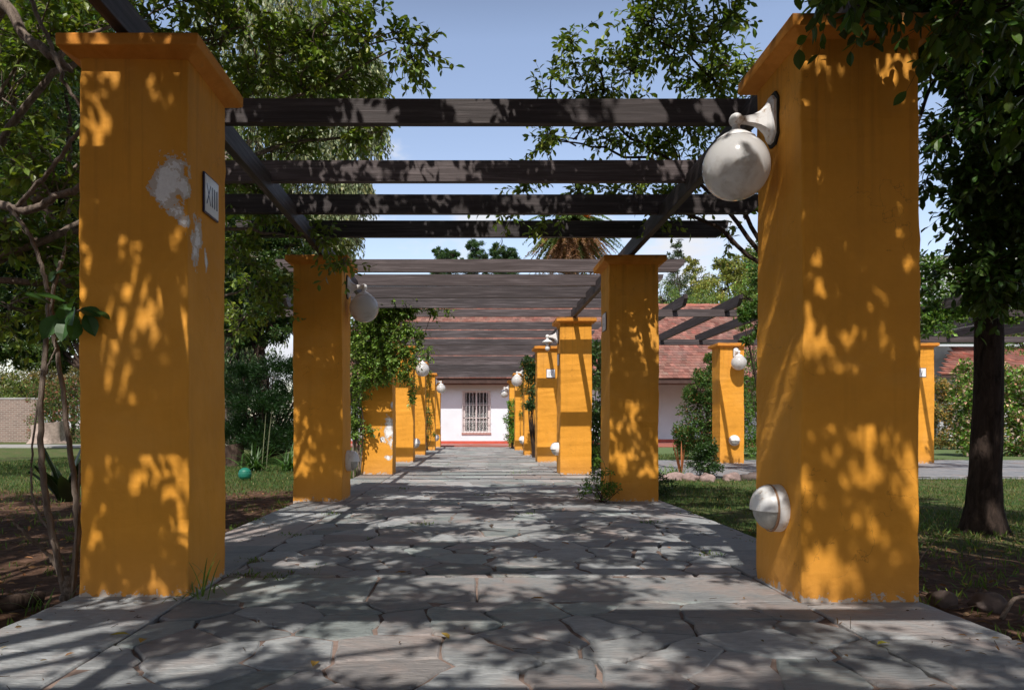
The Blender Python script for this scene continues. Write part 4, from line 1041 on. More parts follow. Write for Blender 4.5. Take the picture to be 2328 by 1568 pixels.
# climber on the third left pillar, hanging over the path
rng = np.random.default_rng(808)
t = plant('climber', 'green climber smothering the top of the third left pillar and hanging from the beam', 'climber', (-1.95, 12.1, -.05))
w = Acc(); l = Acc()
V_ = [(-1.6, 11.85, 1.95, .2, .12, .25, 1.2), (-1.62, 11.88, 1.6, .16, .10, .2), (-1.3, 11.8, 1.75, .14, .1, .18), (-1.0, 11.8, 1.95, .14, .1, .2), (-1.85, 11.9, 1.6, .14, .15, .4), (-1.5, 11.9, 2.6, .4, .2, .2, 1.2), (-1.75, 12.0, 2.62, .28, .25, .2), (-1.45, 11.95, 2.75, .25, .25, .16), (-1.2, 11.8, 2.7, .25, .22, .2), (-1.0, 11.8, 2.72, .2, .2, .16), (-.75, 11.85, 2.72, .16, .15, .09, .6), (-.5, 11.85, 2.75, .16, .1, .06, .5),
      (-1.7, 11.85, 2.3, .28, .18, .25), (-1.35, 11.85, 2.35, .25, .18, .25), (-1.05, 11.8, 2.35, .2, .16, .2), (-.85, 11.8, 2.3, .12, .12, .15, .6), (-1.45, 11.82, 1.98, .2, .14, .25), (-1.2, 11.8, 2.0, .16, .14, .22), (-1.15, 11.8, 1.65, .12, .10, .2, .7), (-1.4, 11.9, 1.6, .12, .08, .12, .5),
      (-1.92, 12.0, 2.0, .14, .2, .4), (-1.95, 12.0, 1.3, .12, .2, .4), (-1.95, 12.0, .7, .10, .16, .35), (-1.62, 11.98, .75, .12, .07, .10, .4), (-.95, 11.8, 1.5, .06, .06, .15, .5), (-.72, 11.8, 2.0, .10, .08, .12, .5), (-2.1, 12.2, 2.3, .3, .3, .3), (-1.02, 11.85, 1.25, .05, .05, .1, .4)]
crown(rng, l, V_, (-1.95, 12.1, 1), B=52, T=7, nl=8, twig=.16, size=.062, width=.62, col=(.13, .21, .035), br=.004, var=.35)
for q in range(8):
    x = -1.93+rng.normal(0, .05); limb(w, [(x, 12.0+rng.normal(0, .06), -.03), (x+rng.normal(0, .04), 12.02, .9), (x+rng.normal(0, .05), 12.0, 1.8), (x+rng.uniform(0, .6), 11.95, 2.6)], .014, .006, 5)
limb(w, [(-1.0, 11.9, 2.75), (-.8, 11.85, 2.95), (-.68, 11.85, 2.75), (-.75, 11.85, 2.4), (-.9, 11.82, 2.15)], .010, .005, 5); limb(w, [(-1.2, 11.9, 2.7), (-.8, 11.85, 2.8), (-.4, 11.85, 2.76)], .008, .003, 5)
child(w, 'stems', BARKL, t); child(l, 'foliage', [LEAF, BARKL], t)
shrub('climber', 'thin light green climber running up the front of the sixth left pillar', 'climber', (-1.6, 24.4, 0), [(-1.62+.1*math.sin(k), 24.42, .25+k*.32, .26, .09, .24, .8) for k in range(8)], 31, .07, (.09, .16, .03), per=240, stems=2)
shrub('climber', 'small climber down the front of the sixth right pillar', 'climber', (1.75, 24.4, 0), [(1.75, 24.42, 2.0, .2, .08, .3), (1.7, 24.42, 1.3, .10, .06, .3, .5), (1.6, 24.35, 2.3, .2, .1, .15)], 32, .07, (.09, .15, .03), per=200, stems=1)
shrub('bush', 'bright green bush between the last right pillars, by the white wall', 'bush', (1.45, 26.6, -.05), [(1.42, 26.6, .5, .26, .4, .5), (1.40, 26.6, 1.1, .24, .4, .45), (1.44, 26.5, 1.6, .16, .3, .25, .5)], 33, .09, (.12, .24, .03), per=800)
shrub('pittosporum_bush', 'dark glossy rosette-leaved bush squeezed behind the third right pillar', 'bush', (2.45, 14.0, -.05), [(2.45, 13.9, .6, .38, .5, .6), (2.5, 13.9, 1.4, .40, .5, .6), (2.5, 13.9, 2.1, .35, .45, .45), (2.55, 13.9, .15, .4, .4, .2)], 34, .11, (.055, .105, .03), per=1500, width=.38, upn=.3, stems=8)
shrub('pittosporum_bush', 'dark leafy bush poking out at the inner corner of the fifth right pillar', 'bush', (1.62, 18.9, -.05), [(1.52, 18.8, 1.9, .20, .3, .5), (1.45, 18.8, 2.35, .2, .25, .25), (1.5, 18.8, 1.35, .14, .2, .18, .4), (2.1, 18.8, 1.4, .3, .4, 1.1)], 35, .11, (.05, .10, .03), per=700, width=.38, stems=6)
shrub('climber', 'hanging leafy climber on the crossing pergola, left edge of the nearest right pillar', 'climber', (5.0, 12.0, -.05),
      [(4.75, 12.1, 2.75, .25, .2, .12), (4.95, 12.1, 2.45, .22, .2, .25), (5.1, 12.1, 2.1, .25, .2, .3), (4.6, 12.1, 2.25, .12, .12, .10, .4), (5.4, 11.9, 2.9, .5, .4, .25), (5.3, 12, 1.5, .3, .3, .5), (4.5, 12.0, 2.62, .12, .1, .08, .4), (4.95, 12.4, 3.3, .28, .3, .3), (5.1, 12.6, 3.75, .3, .3, .3)], 36, .075, (.07, .14, .025), per=900, width=.6, stems=6, sr=.01)
shrub('climber', 'sunlit leafy climber trailing over the beam ends beside the pillar with plaque V', 'climber', (7.3, 12.0, -.05),
      [(7.6, 12.1, 2.9, .4, .35, .28), (8.0, 12.1, 3.1, .4, .35, .3), (8.3, 12.2, 2.8, .35, .3, .25), (7.7, 12.1, 2.5, .3, .3, .2), (8.8, 12.3, 3.0, .3, .3, .2, .6), (9.2, 12.4, 2.7, .25, .2, .15, .5), (7.5, 11.9, 3.4, .3, .3, .3), (9.7, 12.6, 3.0, .5, .4, .35), (9.5, 12.6, 3.9, .5, .4, .3, .7)], 37, .085, (.10, .18, .03), per=700, width=.6, stems=0, sr=.012)
shrub('nandina_shrub', 'tall feathery green shrub in front of the pink shaded wall, left of the lone pillar', 'shrub', (6.15, 18.6, -.05),
      [(5.95, 18.6, .5, .7, .5, .55, 1.3), (6.0, 18.6, 1.2, .75, .5, .6, 1.4), (5.9, 18.5, 1.8, .65, .45, .5, 1.3), (5.5, 18.5, .5, .4, .4, .4), (6.35, 18.6, 2.25, .42, .4, .4), (6.2, 18.6, 2.65, .25, .25, .25, .5), (5.7, 18.5, 1.5, .2, .25, .2, .4), (6.6, 18.5, 1.6, .4, .4, .8), (6.6, 18.6, 2.5, .2, .2, .2, .4)], 38, .085, (.075, .14, .03), per=2600, width=.45, stems=6, alt=(.05, (.28, .10, .05)))
shrub('hedge', 'green hedge just right of the lone pillar', 'hedge', (7.6, 20, -.05), [(7.2+.5*k, 20, .5+.7*m, .5, .5, .5) for k in range(5) for m in range(4)], 39, .10, (.09, .17, .03), per=700, stems=0)
shrub('bush', 'low dark flower bush at the edge of the bed left of the nearest right pillar', 'bush', (3.75, 12.1, -.05), [(3.72, 11.6, .22, .26, .25, .22), (3.82, 11.7, .38, .2, .2, .16), (3.6, 11.5, .4, .12, .12, .14, .4)], 40, .05, (.035, .075, .018), per=1500, alt=(.03, (.6, .6, .6)), stems=4, sr=.006)
shrub('weed_shrub', 'low sprigs sprouting at the foot of the second right pillar', 'shrub', (1.36, 7.65, 0), [(1.38, 7.6, .14, .12, .12, .13), (1.30, 7.6, .28, .10, .10, .14, .7), (1.16, 7.5, .16, .18, .08, .06, .5), (1.45, 7.6, .22, .12, .07, .18, .6), (1.36, 7.85, .45, .06, .05, .12, .4)], 41, .038, (.10, .19, .03), per=330, stems=4, sr=.004)
shrub('weed_shrub', 'dark low plants in the lawn edge behind the second right pillar', 'shrub', (2.2, 8.8, -.05), [(2.2, 8.8, .1, .25, .4, .14), (2.12, 9.6, .15, .2, .5, .2)], 42, .05, (.03, .06, .015), per=900, stems=3, sr=.005)

# juniper mass on the left, agapanthus, ball, stump
rng = np.random.default_rng(909)
t = plant('juniper_bush', 'huge dark juniper bush left of the second left pillar', 'bush', (-5.0, 16.5, -.05)); l = Acc(); w = Acc()
for (cx, cy, cz, rr) in [(-4.6, 16.2, .7, .9), (-5.0, 16.4, 1.4, .85), (-4.0, 16.3, 1.2, .9), (-4.3, 16.2, 1.9, .65), (-3.4, 16.4, 1.6, .8), (-5.5, 16.8, .6, .8), (-5.2, 16.6, 1.95, .4), (-3.6, 16.2, 2.1, .5), (-3.2, 16.3, .8, .9), (-4.4, 15.6, .35, .7), (-3.7, 15.7, .4, .7), (-5.1, 15.9, .4, .7), (-4.6, 15.7, 1.1, .7)]:
    ns = 60; d = nrm(rng.normal(0, 1, (ns, 3))); d[:, 2] = np.abs(d[:, 2])*.6
    s0 = np.array((cx, cy, cz))+d*rr*.45; d2 = nrm(d+(0, 0, .15)); m = 60
    tt = rng.uniform(0, 1, (ns, m)); P = s0[:, None]+d2[:, None]*tt[..., None]*rr*.6+rng.normal(0, .045, (ns, m, 3)); P[..., 2] -= .12*tt**2*rr
    D = np.repeat(d2[:, None], m, 1)+rng.normal(0, .5, P.shape)
    leaves(l, P.reshape(-1, 3), D.reshape(-1, 3), rng.normal(0, 1, (ns*m, 3))+(0, 0, .6), .10*rng.uniform(.5, 1.2, ns*m), .22, LEAF_NARROW, 0, (.018, .046, .012), .3, rng, .1)
    P2 = np.stack([np.repeat(np.array([[-4.7, 16.5, .1]]), 12, 0), s0[:12], s0[:12]+d2[:12]*rr*.4], 1)[:3]; tubes(w, P2, np.repeat([[.03, .015, .005]], 3, 0), 5)
child(w, 'stems', BARK, t); child(l, 'foliage', LEAF, t)

def strappy(name, label, cat, root, n, L, wd, col, seed, spread=1.0, droop=1.0, fan=None, kb=6):
    r = np.random.default_rng(seed); t = plant(name, label, cat, root); a = Acc()
    for k in range(n):
        an = r.uniform(0, 6.28) if fan is None else fan+r.normal(0, .5); e = r.uniform(.15, .75)*spread; ll = L*r.uniform(.6, 1.1)
        d = np.array([math.cos(an)*e, math.sin(an)*e, 1.0]); d /= np.linalg.norm(d); s = np.array([-math.sin(an), math.cos(an), 0])
        tt = np.linspace(0, 1, kb); c = np.array(root)+(r.normal(0, .02, 3)*(1, 1, 0)*spread*3)+np.outer(tt, d)*ll; c[:, 2] -= droop*ll*.45*tt**2.2*e*1.3
        c += np.outer(tt**2, np.array([math.cos(an), math.sin(an), 0]))*ll*.25*e
        ww = wd*np.sin(np.clip(tt*.9+.12, 0, 1)*math.pi)**.7*.5; ww[-1] = .001
        up = np.cross(s, d)*wd*.15
        V = np.concatenate([c-s*ww[:, None]+up, c, c+s*ww[:, None]+up]); K = kb
        a.add(V, [(i, i+1, K+i+1, K+i) for i in range(K-1)]+[(K+i, K+i+1, 2*K+i+1, 2*K+i) for i in range(K-1)], 0, np.array(col)*math.exp(r.normal(0, .25)), True)
    child(a, 'leaves', LEAF, t); return t
strappy('agapanthus', 'clump of strappy leaves in front of the dark juniper', 'plant', (-4.05, 13.6, -.04), 70, .75, .035, (.045, .10, .022), 1, 1.5, 1.1)
strappy('agapanthus', 'strappy clump against the left edge of the second left pillar', 'plant', (-3.35, 13.5, -.04), 60, .65, .035, (.05, .11, .025), 2, 1.4, 1.1)
strappy('canna_plant', 'broad dark upright leaves by the saplings left of the nearest pillar', 'plant', (-4.55, 8.1, -.04), 11, .72, .15, (.018, .035, .012), 3, .8, .6)
strappy('canna_plant', 'low broad dark leaves at the left edge of the photo', 'plant', (-4.95, 6.9, -.04), 9, .42, .14, (.020, .034, .012), 4, 1.1, .8)
strappy('grass_tuft', 'tuft of long grass at the inner foot of the nearest left pillar', 'grass tuft', (-1.27, 3.40, -.02), 17, .26, .009, (.13, .22, .04), 5, 1.2, 1.3)
strappy('grass_tuft', 'small grass tuft by the sapling stems at the lower left', 'grass tuft', (-1.98, 3.27, -.04), 14, .15, .007, (.12, .2, .04), 6, 1.3, .8)
strappy('grass_tuft', 'grass tuft beside the root at the bottom left corner', 'grass tuft', (-2.22, 3.20, -.05), 14, .14, .007, (.12, .2, .04), 7, 1.3, .9)
strappy('seed_stalks', 'two tall pale stalks over the strappy clump', 'plant', (-3.85, 13.4, -.04), 2, 1.35, .022, (.30, .30, .22), 9, .5, .2)
for k, (x, y, n, L) in enumerate([(-.86, 4.05, 12, .05), (-.98, 3.98, 16, .04), (.75, 12.3, 20, .12), (1.02, 12.9, 14, .12), (-.72, 5.2, 8, .05), (-.7, 15.2, 12, .08), (3.3, 12.0, 60, .34), (2.9, 12.1, 40, .30), (3.05, 11.9, 40, .22)]):
    nm = ['bright weed in the joint near the XIII pillar', 'low weed patch along the path joint beside the nearest left pillar', 'grass tuft growing between the flagstones in the sunny stretch', 'second grass tuft in the sunny flagstones, farther right',
          'tiny dry weed between stones left of the path middle', 'faint weed on the path at the fourth pillars', 'wild long grass in the stone edged bed, by the dark bush', 'wild grass at the left end of the stone edged bed', 'shorter wild grass in the middle of the stone edged bed'][k]
    strappy('grass_tuft', nm, 'grass tuft', (x, y, -.01), n, L, .006 if L < .2 else .012, (.12, .21, .035), 20+k, 1.8, 1.0)
strappy('seed_stalks', 'reddish dry flower stalks in the stone edged bed', 'plant', (3.42, 11.9, 0), 7, .55, .03, (.30, .11, .05), 41, .35, .3)

ball_ = Acc(); th = np.linspace(-math.pi/2, math.pi/2, 22); ball_.lathe([(.102*math.cos(q)+1e-5, .102*math.sin(q)) for q in th], seg=36)
for hh in (-.035, .035): ball_.lathe([(.0975, hh-.004), (.0985, hh), (.0975, hh+.004)], seg=36)
o = ball_.obj('ball', simple('teal_rubber', (.015, .17, .12), .5, .4, 10, .15)); o.location = (-3.56, 11.35, .055); tag(o, 'teal green ball lying on the shaded grass', 'ball')

def rock(name, label, x, y, z, sx, sy, sz, seed, m, cat='stone', group=None):
    r = np.random.default_rng(seed); a = Acc(); n, k = 18, 12; V = []
    p = r.uniform(0, 6.28, 8)
    for i in range(k+1):
        ph = math.pi*i/k
        for j in range(n):
            t_ = 2*math.pi*j/n; d = np.array((math.sin(ph)*math.cos(t_), math.sin(ph)*math.sin(t_), math.cos(ph)))
            f = 1+.16*math.sin(3*d[0]+p[0]+2*d[1])+.12*math.sin(4*d[1]*1.3+p[1])+.10*math.sin(6*d[2]+p[2]+4*d[0])+.05*math.sin(11*d[0]+9*d[2]+p[3])
            V.append(d*f*(sx, sy, sz))
    F = [(i*n+j, i*n+(j+1) % n, (i+1)*n+(j+1) % n, (i+1)*n+j) for i in range(k) for j in range(n)]
    a.add(V, [f[::-1] for f in F], smooth=True); o = a.obj(name, m); o.location = (x, y, z); return tag(o, label, cat, group)
ROCK = simple('pinkish_rock', (.32, .23, .21), .9, .2, 9, .4, .8); DROCK = simple('dark_rock', (.13, .10, .09), .9, .2, 9, .4, .8)
for k, (x, y, sx, nm) in enumerate([(2.78, 11.45, .24, 'leftmost flat stone of the flower bed border'), (3.12, 11.4, .20, 'second stone of the flower bed border from the left'), (3.42, 11.38, .14, 'small middle stone of the flower bed border'), (3.62, 11.25, .12, 'low rounded stone under the dark flower bush'),
                                    (4.05, 11.35, .14, 'pointed pale stone right of the dark flower bush'), (4.45, 11.55, .2, 'dark rough stone at the right end of the flower bed border'), (2.62, 10.9, .12, 'pale stone by the second right pillar, near the bed')]):
    rock('border_stone', nm, x, y, -.02, sx, .12, .085, 50+k, ROCK if k != 5 else DROCK, 'stone', 'stones edging the flower bed')
for k, (x, y, s_, nm) in enumerate([(2.22, 3.42, .06, 'dark rock against the outer foot of the nearest right pillar'), (2.38, 3.34, .075, 'rounded rock beside the pale curved stick'), (2.42, 3.1, .055, 'small pale rock at the slab edge under the curved stick'), (2.62, 3.08, .085, 'brownish rock at the slab edge, lower right'), (2.16, 3.62, .05, 'small rock behind the outer corner of the nearest right pillar')]):
    rock('rock', nm, x, y, -.03, s_, s_*.8, s_*.75, 70+k, DROCK if k != 2 else ROCK, 'rock', 'rocks beside the nearest right pillar')
a = Acc(); limb(a, [(2.26, 3.1, -.03), (2.33, 3.12, .05), (2.43, 3.13, .055), (2.54, 3.13, 0.0), (2.58, 3.12, -.04)], .010, .006, 7, rng=np.random.default_rng(1), wob=.001); tag(a.obj('curved_stick', BARKL), 'pale curved dry stick arching over the rocks at the lower right', 'stick')
a = Acc(); limb(a, [(2.35, 3.9, -.03), (2.42, 3.92, .08), (2.50, 3.9, .20)], .005, .002, 5); tag(a.obj('dry_twig', BARKL), 'thin dry twig standing in the bare soil right of the nearest right pillar', 'twig')
shrub('seedling', 'small green seedling at the right edge of the photo, in bare soil', 'plant', (2.86, 3.45, -.04), [(2.86, 3.45, .07, .07, .05, .05, .6), (2.93, 3.35, .02, .06, .05, .03, .4)], 77, .06, (.06, .14, .03), per=26, tpl=LEAF_HI, stems=3, sr=.004)

# stumps and root
def stump(label, x, y, r0, h, seed, m, jag=.1):
    t = plant('tree_stump', label, 'stump', (x, y, -.05)); r = np.random.default_rng(seed); n = 36; a = Acc(); zs = np.linspace(-.05, h, 9); V = []
    p = r.uniform(0, 6.28, 6); J = r.normal(0, jag*.25, n)
    for i, z in enumerate(zs):
        for j in range(n):
            q = 2*math.pi*j/n; f = 1+.10*math.sin(3*q+p[0])+.06*math.sin(7*q+p[1])+.03*math.sin(15*q+p[2])+.25*math.exp(-z*5/h)*(.5+.5*math.sin(5*q+p[3]))
            V.append((x+r0*f*math.cos(q), y+r0*f*math.sin(q), z+(J[j]*h if i == 8 else 0)+(.12*h*math.cos(q+p[4]) if i == 8 else 0)))
    a.add(V, [(i*n+j, i*n+(j+1) % n, (i+1)*n+(j+1) % n, (i+1)*n+j) for i in range(8) for j in range(n)], smooth=True)
    child(a, 'bark', m, t); b_ = Acc(); top = np.array(V[-n:]); c = top.mean(0)
    b_.add(np.concatenate([top, top*.5+c*.5-(0, 0, .02*h), c[None]]), [(j, (j+1) % n, n+(j+1) % n, n+j) for j in range(n)]); b_.add(np.concatenate([top*.5+c*.5-(0, 0, .02*h), c[None]]), [(j, (j+1) % n, n) for j in range(n)])
    child(b_, 'cut_face', BARKL, t); return t
stump('large pale tree stump before the reddish hedge on the far left', *at(113, 1000, 37)[:2], .82, .95, 5, simple('old_stump_wood', (.42, .33, .28), .9, .1, 6, .35, .6))
stump('small dark log stump on the lawn in front of the juniper', -5.05, 15.3, .22, .42, 6, BARK, .02)
rng = np.random.default_rng(44)
t = plant('surface_root', 'thick dark root lying on the red soil in the lower left corner', 'root', (-2.2, 3.25, -.05)); a = Acc()
limb(a, [(-2.75, 2.95, -.03), (-2.42, 3.12, 0.0), (-2.15, 3.30, -.01), (-2.02, 3.42, -.02)], .045, .035, 12, rng=rng, wob=.004); child(a, 'bark', BARK, t)

# multi-stemmed sapling beside the nearest left pillar
t = plant('sapling', 'thin multi-stemmed sapling with a few big dark leaves hugging the nearest left pillar', 'sapling', (-2.0, 3.5, -.05)); w = Acc(); l = Acc()
Zs = 3.5
limb(w, [at(150, 1352, Zs), at(128, 1260, Zs), at(100, 1100, Zs), at(92, 980, Zs), at(98, 850, Zs), at(110, 700, 3.6), at(104, 640, 3.6), at(70, 540, 3.6), at(20, 470, 3.7)], .017, .009, 8, rng=rng, wob=.002)
limb(w, [at(165, 1345, Zs), at(176, 1200, Zs), at(168, 1090, Zs), at(150, 950, Zs), at(135, 830, Zs), at(118, 730, 3.55), at(125, 640, 3.5), at(150, 560, 3.6)], .016, .008, 8, rng=rng, wob=.002)
limb(w, [at(120, 1215, Zs), at(80, 1150, Zs), at(72, 1050, Zs), at(90, 900, Zs), at(110, 830, Zs), at(128, 790, Zs)], .006, .004, 6, rng=rng, wob=.002)
limb(w, [at(155, 1340, Zs), at(130, 1290, Zs), at(100, 1250, Zs), at(60, 1215, 3.45), at(30, 1185, 3.45)], .012, .005, 7, rng=rng, wob=.003)
limb(w, [at(140, 1320, 3.45), at(128, 1260, 3.45), at(118, 1225, 3.45)], .014, .008, 7)
limb(w, [at(165, 1350, 3.45), at(172, 1250, 3.45), at(178, 1150, 3.45), at(181, 1050, 3.45)], .006, .004, 6)
limb(w, [at(150, 1365, 3.5), at(158, 1340, 3.5), at(150, 1300, 3.5)], .035, .018, 9, rng=rng, wob=.003)
limb(w, [at(118, 760, 3.5), at(150, 720, 3.42), at(190, 700, 3.36)], .005, .003, 5)
P = np.array([at(x, y, z) for x, y, z in [(118, 690, 3.45), (150, 685, 3.4), (165, 700, 3.38), (185, 700, 3.36), (205, 702, 3.34), (130, 715, 3.42), (150, 720, 3.4), (195, 712, 3.35), (172, 718, 3.37), (160, 700, 3.42), (142, 690, 3.44), (110, 640, 3.5), (120, 625, 3.5)]])
D = np.array([(-.2, -.6, .2), (-.3, -.5, .15), (.2, -.6, -.5), (.8, -.3, -.25), (.9, -.2, -.3), (-.3, -.5, -.9), (0, -.5, -1), (.5, -.2, -1), (.15, -.4, -1), (.3, -.4, .3), (.4, -.4, -.8), (.5, -.3, .5), (.7, -.2, .3)])
U = rng.normal(0, .35, D.shape)+(0, -.6, .8)
leaves(l, P, D, U, 1.05*np.array([.13, .13, .13, .11, .11, .13, .12, .11, .12, .11, .12, .07, .07]), .66, LEAF_XL, 0, (.045, .105, .024), .15, rng, .05)
leafy_twigs(l, rng, np.array([at(108, 660, 3.55), at(135, 620, 3.55), at(80, 560, 3.6), at(150, 560, 3.6)]), np.array([(.6, 0, .6), (.4, 0, .8), (-.4, 0, .6), (.5, 0, .6)]), .18, 6, .07, .5, col=(.05, .1, .02))
child(w, 'stems', BARKL, t); child(l, 'foliage', [LEAF, BARKL], t)

# ------------------------------------------------------------------ background trees
def big_tree(name, label, root, blobs, seed, size, col, per=2600, sub=26, width=.55, trunk=.3, top=None, group=None, hue=.15, var=.35, upn=.6, sub_r=.30, bark=BARK):
    r = np.random.default_rng(seed); t = plant(name, label, 'tree', root, group); w = Acc(); l = Acc(); root = np.array(root, float)
    B = np.array([b[:3] for b in blobs]); c = B.mean(0); mid = np.array((root[0]*.6+c[0]*.4, root[1]*.6+c[1]*.4, root[2]+(c[2]-root[2])*.7))
    limb(w, [root, (root+mid)/2+(.1, 0, 0), mid], trunk, trunk*.6, 10, rng=r, wob=.02)
    for b_ in blobs:
        cen, rad = np.array(b_[:3]), np.array(b_[3:6]); dn = b_[6] if len(b_) > 6 else 1
        limb(w, [mid-(0, 0, .2*(mid[2]-root[2])), (mid+cen)/2, cen], trunk*.35, trunk*.08, 6, rng=r, wob=.04)
        ns = int(sub*dn); sc = cen+nrm(r.normal(0, 1, (ns, 3)))*r.uniform(.45, 1., (ns, 1))*rad
        n = int(per*dn/ns); rr = rad.mean()*sub_r*r.uniform(.6, 1.4, (ns, 1, 1))
        p = nrm(r.normal(0, 1, (ns, n, 3)))*r.uniform(.3, 1, (ns, n, 1))
        P = (sc[:, None]+p*rr*(1, 1, .75)).reshape(-1, 3)
        tw = np.stack([np.repeat(cen[None], ns, 0), (sc+cen)/2+r.normal(0, .1, sc.shape)*rad, sc], 1); tubes(w, tw, np.repeat([[trunk*.10, trunk*.06, trunk*.03]], ns, 0), 4)
        D = r.normal(0, 1, P.shape)+(0, 0, -.2); U = np.array([0, 0, upn])+r.normal(0, .5, P.shape)+nrm(P-cen)*.5
        kcol = np.repeat(np.exp(r.normal(0, .18, ns)), n)
        m0 = len(l.v); leaves(l, P, D, U, size*r.uniform(.6, 1.2, len(P)), width, LEAF_LO, 0, col, var, r, hue)
        v_, c_ = l.v[-1]; l.v[-1] = (v_, c_*np.repeat(kcol, 4)[:, None])
    child(w, 'trunk', bark, t); child(l, 'crown', LEAF, t); return t

def Bz(xv, yv, Z, r, rz=None, dn=1.0):
    p = at(xv, yv, Z); return (p[0], p[1], p[2], r, r, rz or r*.8, dn)
# weeping tree: strands hanging from the limbs
def weeping(name, label, root, blobs, seed, col, L=(1.0, 3.2), n=420, lw=.045, ll=.26, trunk=.6, per=20, bark=BARKL, hue=.1):
    r = np.random.default_rng(seed); t = plant(name, label, 'tree', root); w = Acc(); l = Acc(); root = np.array(root, float)
    for b_ in blobs:
        cen, rad = np.array(b_[:3]), np.array(b_[3:6]); dn = b_[6] if len(b_) > 6 else 1
        hubz = np.array((root[0], root[1], max(root[2]+3, cen[2]*.55))); limb(w, [hubz-(0, 0, 2), (hubz+cen)/2+(0, 0, .8), cen], trunk*.3, .05, 7, rng=r, wob=.08)
        m = int(n*dn); s = cen+nrm(r.normal(0, 1, (m, 3)))*r.uniform(.5, 1, (m, 1))*rad
        tw = np.stack([np.repeat(cen[None], m//6, 0), (s[:m//6]+cen)/2+(0, 0, .3), s[:m//6]], 1); tubes(w, tw, np.repeat([[.05, .03, .015]], m//6, 0), 4)
        d = nrm((s-cen)*(1, 1, .2)+r.normal(0, .4, s.shape)); LL = r.uniform(*L, m)*(rad.mean()/2.2)**.5
        q = (np.arange(per)+r.uniform(0, 1, (m, per)))/per
        P = s[:, None]+d[:, None]*(.28*q*LL[:, None])[..., None]; P[..., 2] -= (LL[:, None]*(q**1.25)*.85); P += r.normal(0, .05, P.shape)
        D = np.repeat(d[:, None]*.25, per, 1)+r.normal(0, .28, P.shape)+(0, 0, -1.0); U = r.normal(0, 1, P.shape)+(0, -.4, .3)
        k = np.repeat(np.exp(r.normal(0, .22, m)), per)
        leaves(l, P.reshape(-1, 3), D.reshape(-1, 3), U.reshape(-1, 3), ll*r.uniform(.6, 1.2, m*per), lw/ll*2, LEAF_NARROW, 0, col, .3, r, hue)
        v_, c_ = l.v[-1]; l.v[-1] = (v_, c_*np.repeat(k, 4)[:, None])
    limb(w, [root, root+(.2, 0, 3), root+(0, 0, 7), root+(.3, 0, 12)], trunk, trunk*.45, 14, rng=r, wob=.05)
    child(w, 'trunk', bark, t); child(l, 'crown', LEAF, t)
r0 = at(532, 1002, 38)
weeping('weeping_tree', 'very tall pale green weeping tree rising behind the left branches', (r0[0], 38, -.05),
        [Bz(560, 60, 38, 3.2), Bz(680, 100, 38, 2.8), Bz(780, 180, 38, 2.0), Bz(820, 260, 38, 1.3), Bz(600, 250, 38, 2.8), Bz(720, 330, 38, 2.2), Bz(800, 410, 38, 1.0), Bz(520, 400, 38, 2.6), Bz(640, 470, 38, 2.3), Bz(760, 500, 38, 1.3), Bz(560, 600, 37, 2.2), Bz(520, 760, 36, 1.6),
         Bz(640, 640, 37, 1.6, dn=.6), Bz(700, -80, 38, 3.0), Bz(420, 200, 38, 3), Bz(350, 450, 38, 3), Bz(830, 150, 38, 1.0, dn=.6), Bz(470, 560, 37, 2.5)], 61, (.19, .22, .115))
weeping('weeping_tree', 'dark weeping branches hanging low behind the juniper on the left', (-9.3, 27, -.05), [Bz(530, 700, 26, 1.2), Bz(580, 640, 26, 1.2), Bz(540, 820, 26, .8), Bz(490, 600, 26, 1.6), Bz(640, 680, 27, .9, dn=.7)], 62, (.045, .075, .022), L=(.8, 1.8), ll=.16, lw=.03, trunk=.38, n=260)
weeping('cypress_tree', 'tall dark cypress at the left edge, sky glinting through it', (-34, 46, -.05),
        [Bz(60, 30, 46, 3.90), Bz(150, 60, 46, 3.00), Bz(20, 200, 46, 3.60), Bz(110, 220, 46, 3.60), Bz(40, 360, 46, 3.60), Bz(140, 370, 46, 3.30), Bz(60, 500, 46, 3.00), Bz(-60, 100, 46, 4.50), Bz(-60, 400, 46, 4.50), Bz(230, 200, 46, 3.60), Bz(250, 450, 46, 3.30), Bz(130, 560, 46, 2.70), Bz(60, -80, 46, 3.60), Bz(190, -60, 46, 3.00)],
        63, (.026, .050, .024), L=(.8, 2.0), ll=.26, lw=.08, trunk=.5, n=420, bark=BARK)
big_tree('broadleaf_tree', 'mid green tree on the far left, seen below the dark branches', (-12.6, 26, -.05), [Bz(0, 620, 26, 1.8), Bz(60, 560, 26, 1.8), Bz(110, 800, 26, 1.0, .7), Bz(20, 800, 26, 1.0, .6), Bz(50, 640, 26, 1.8), Bz(130, 700, 26, 1.5), Bz(10, 740, 26, 1.3), Bz(200, 640, 26, 1.8), Bz(160, 790, 26, .9, dn=.6), Bz(60, 780, 26, .8, dn=.5)], 64, .17, (.060, .10, .022), per=3000, trunk=.2)
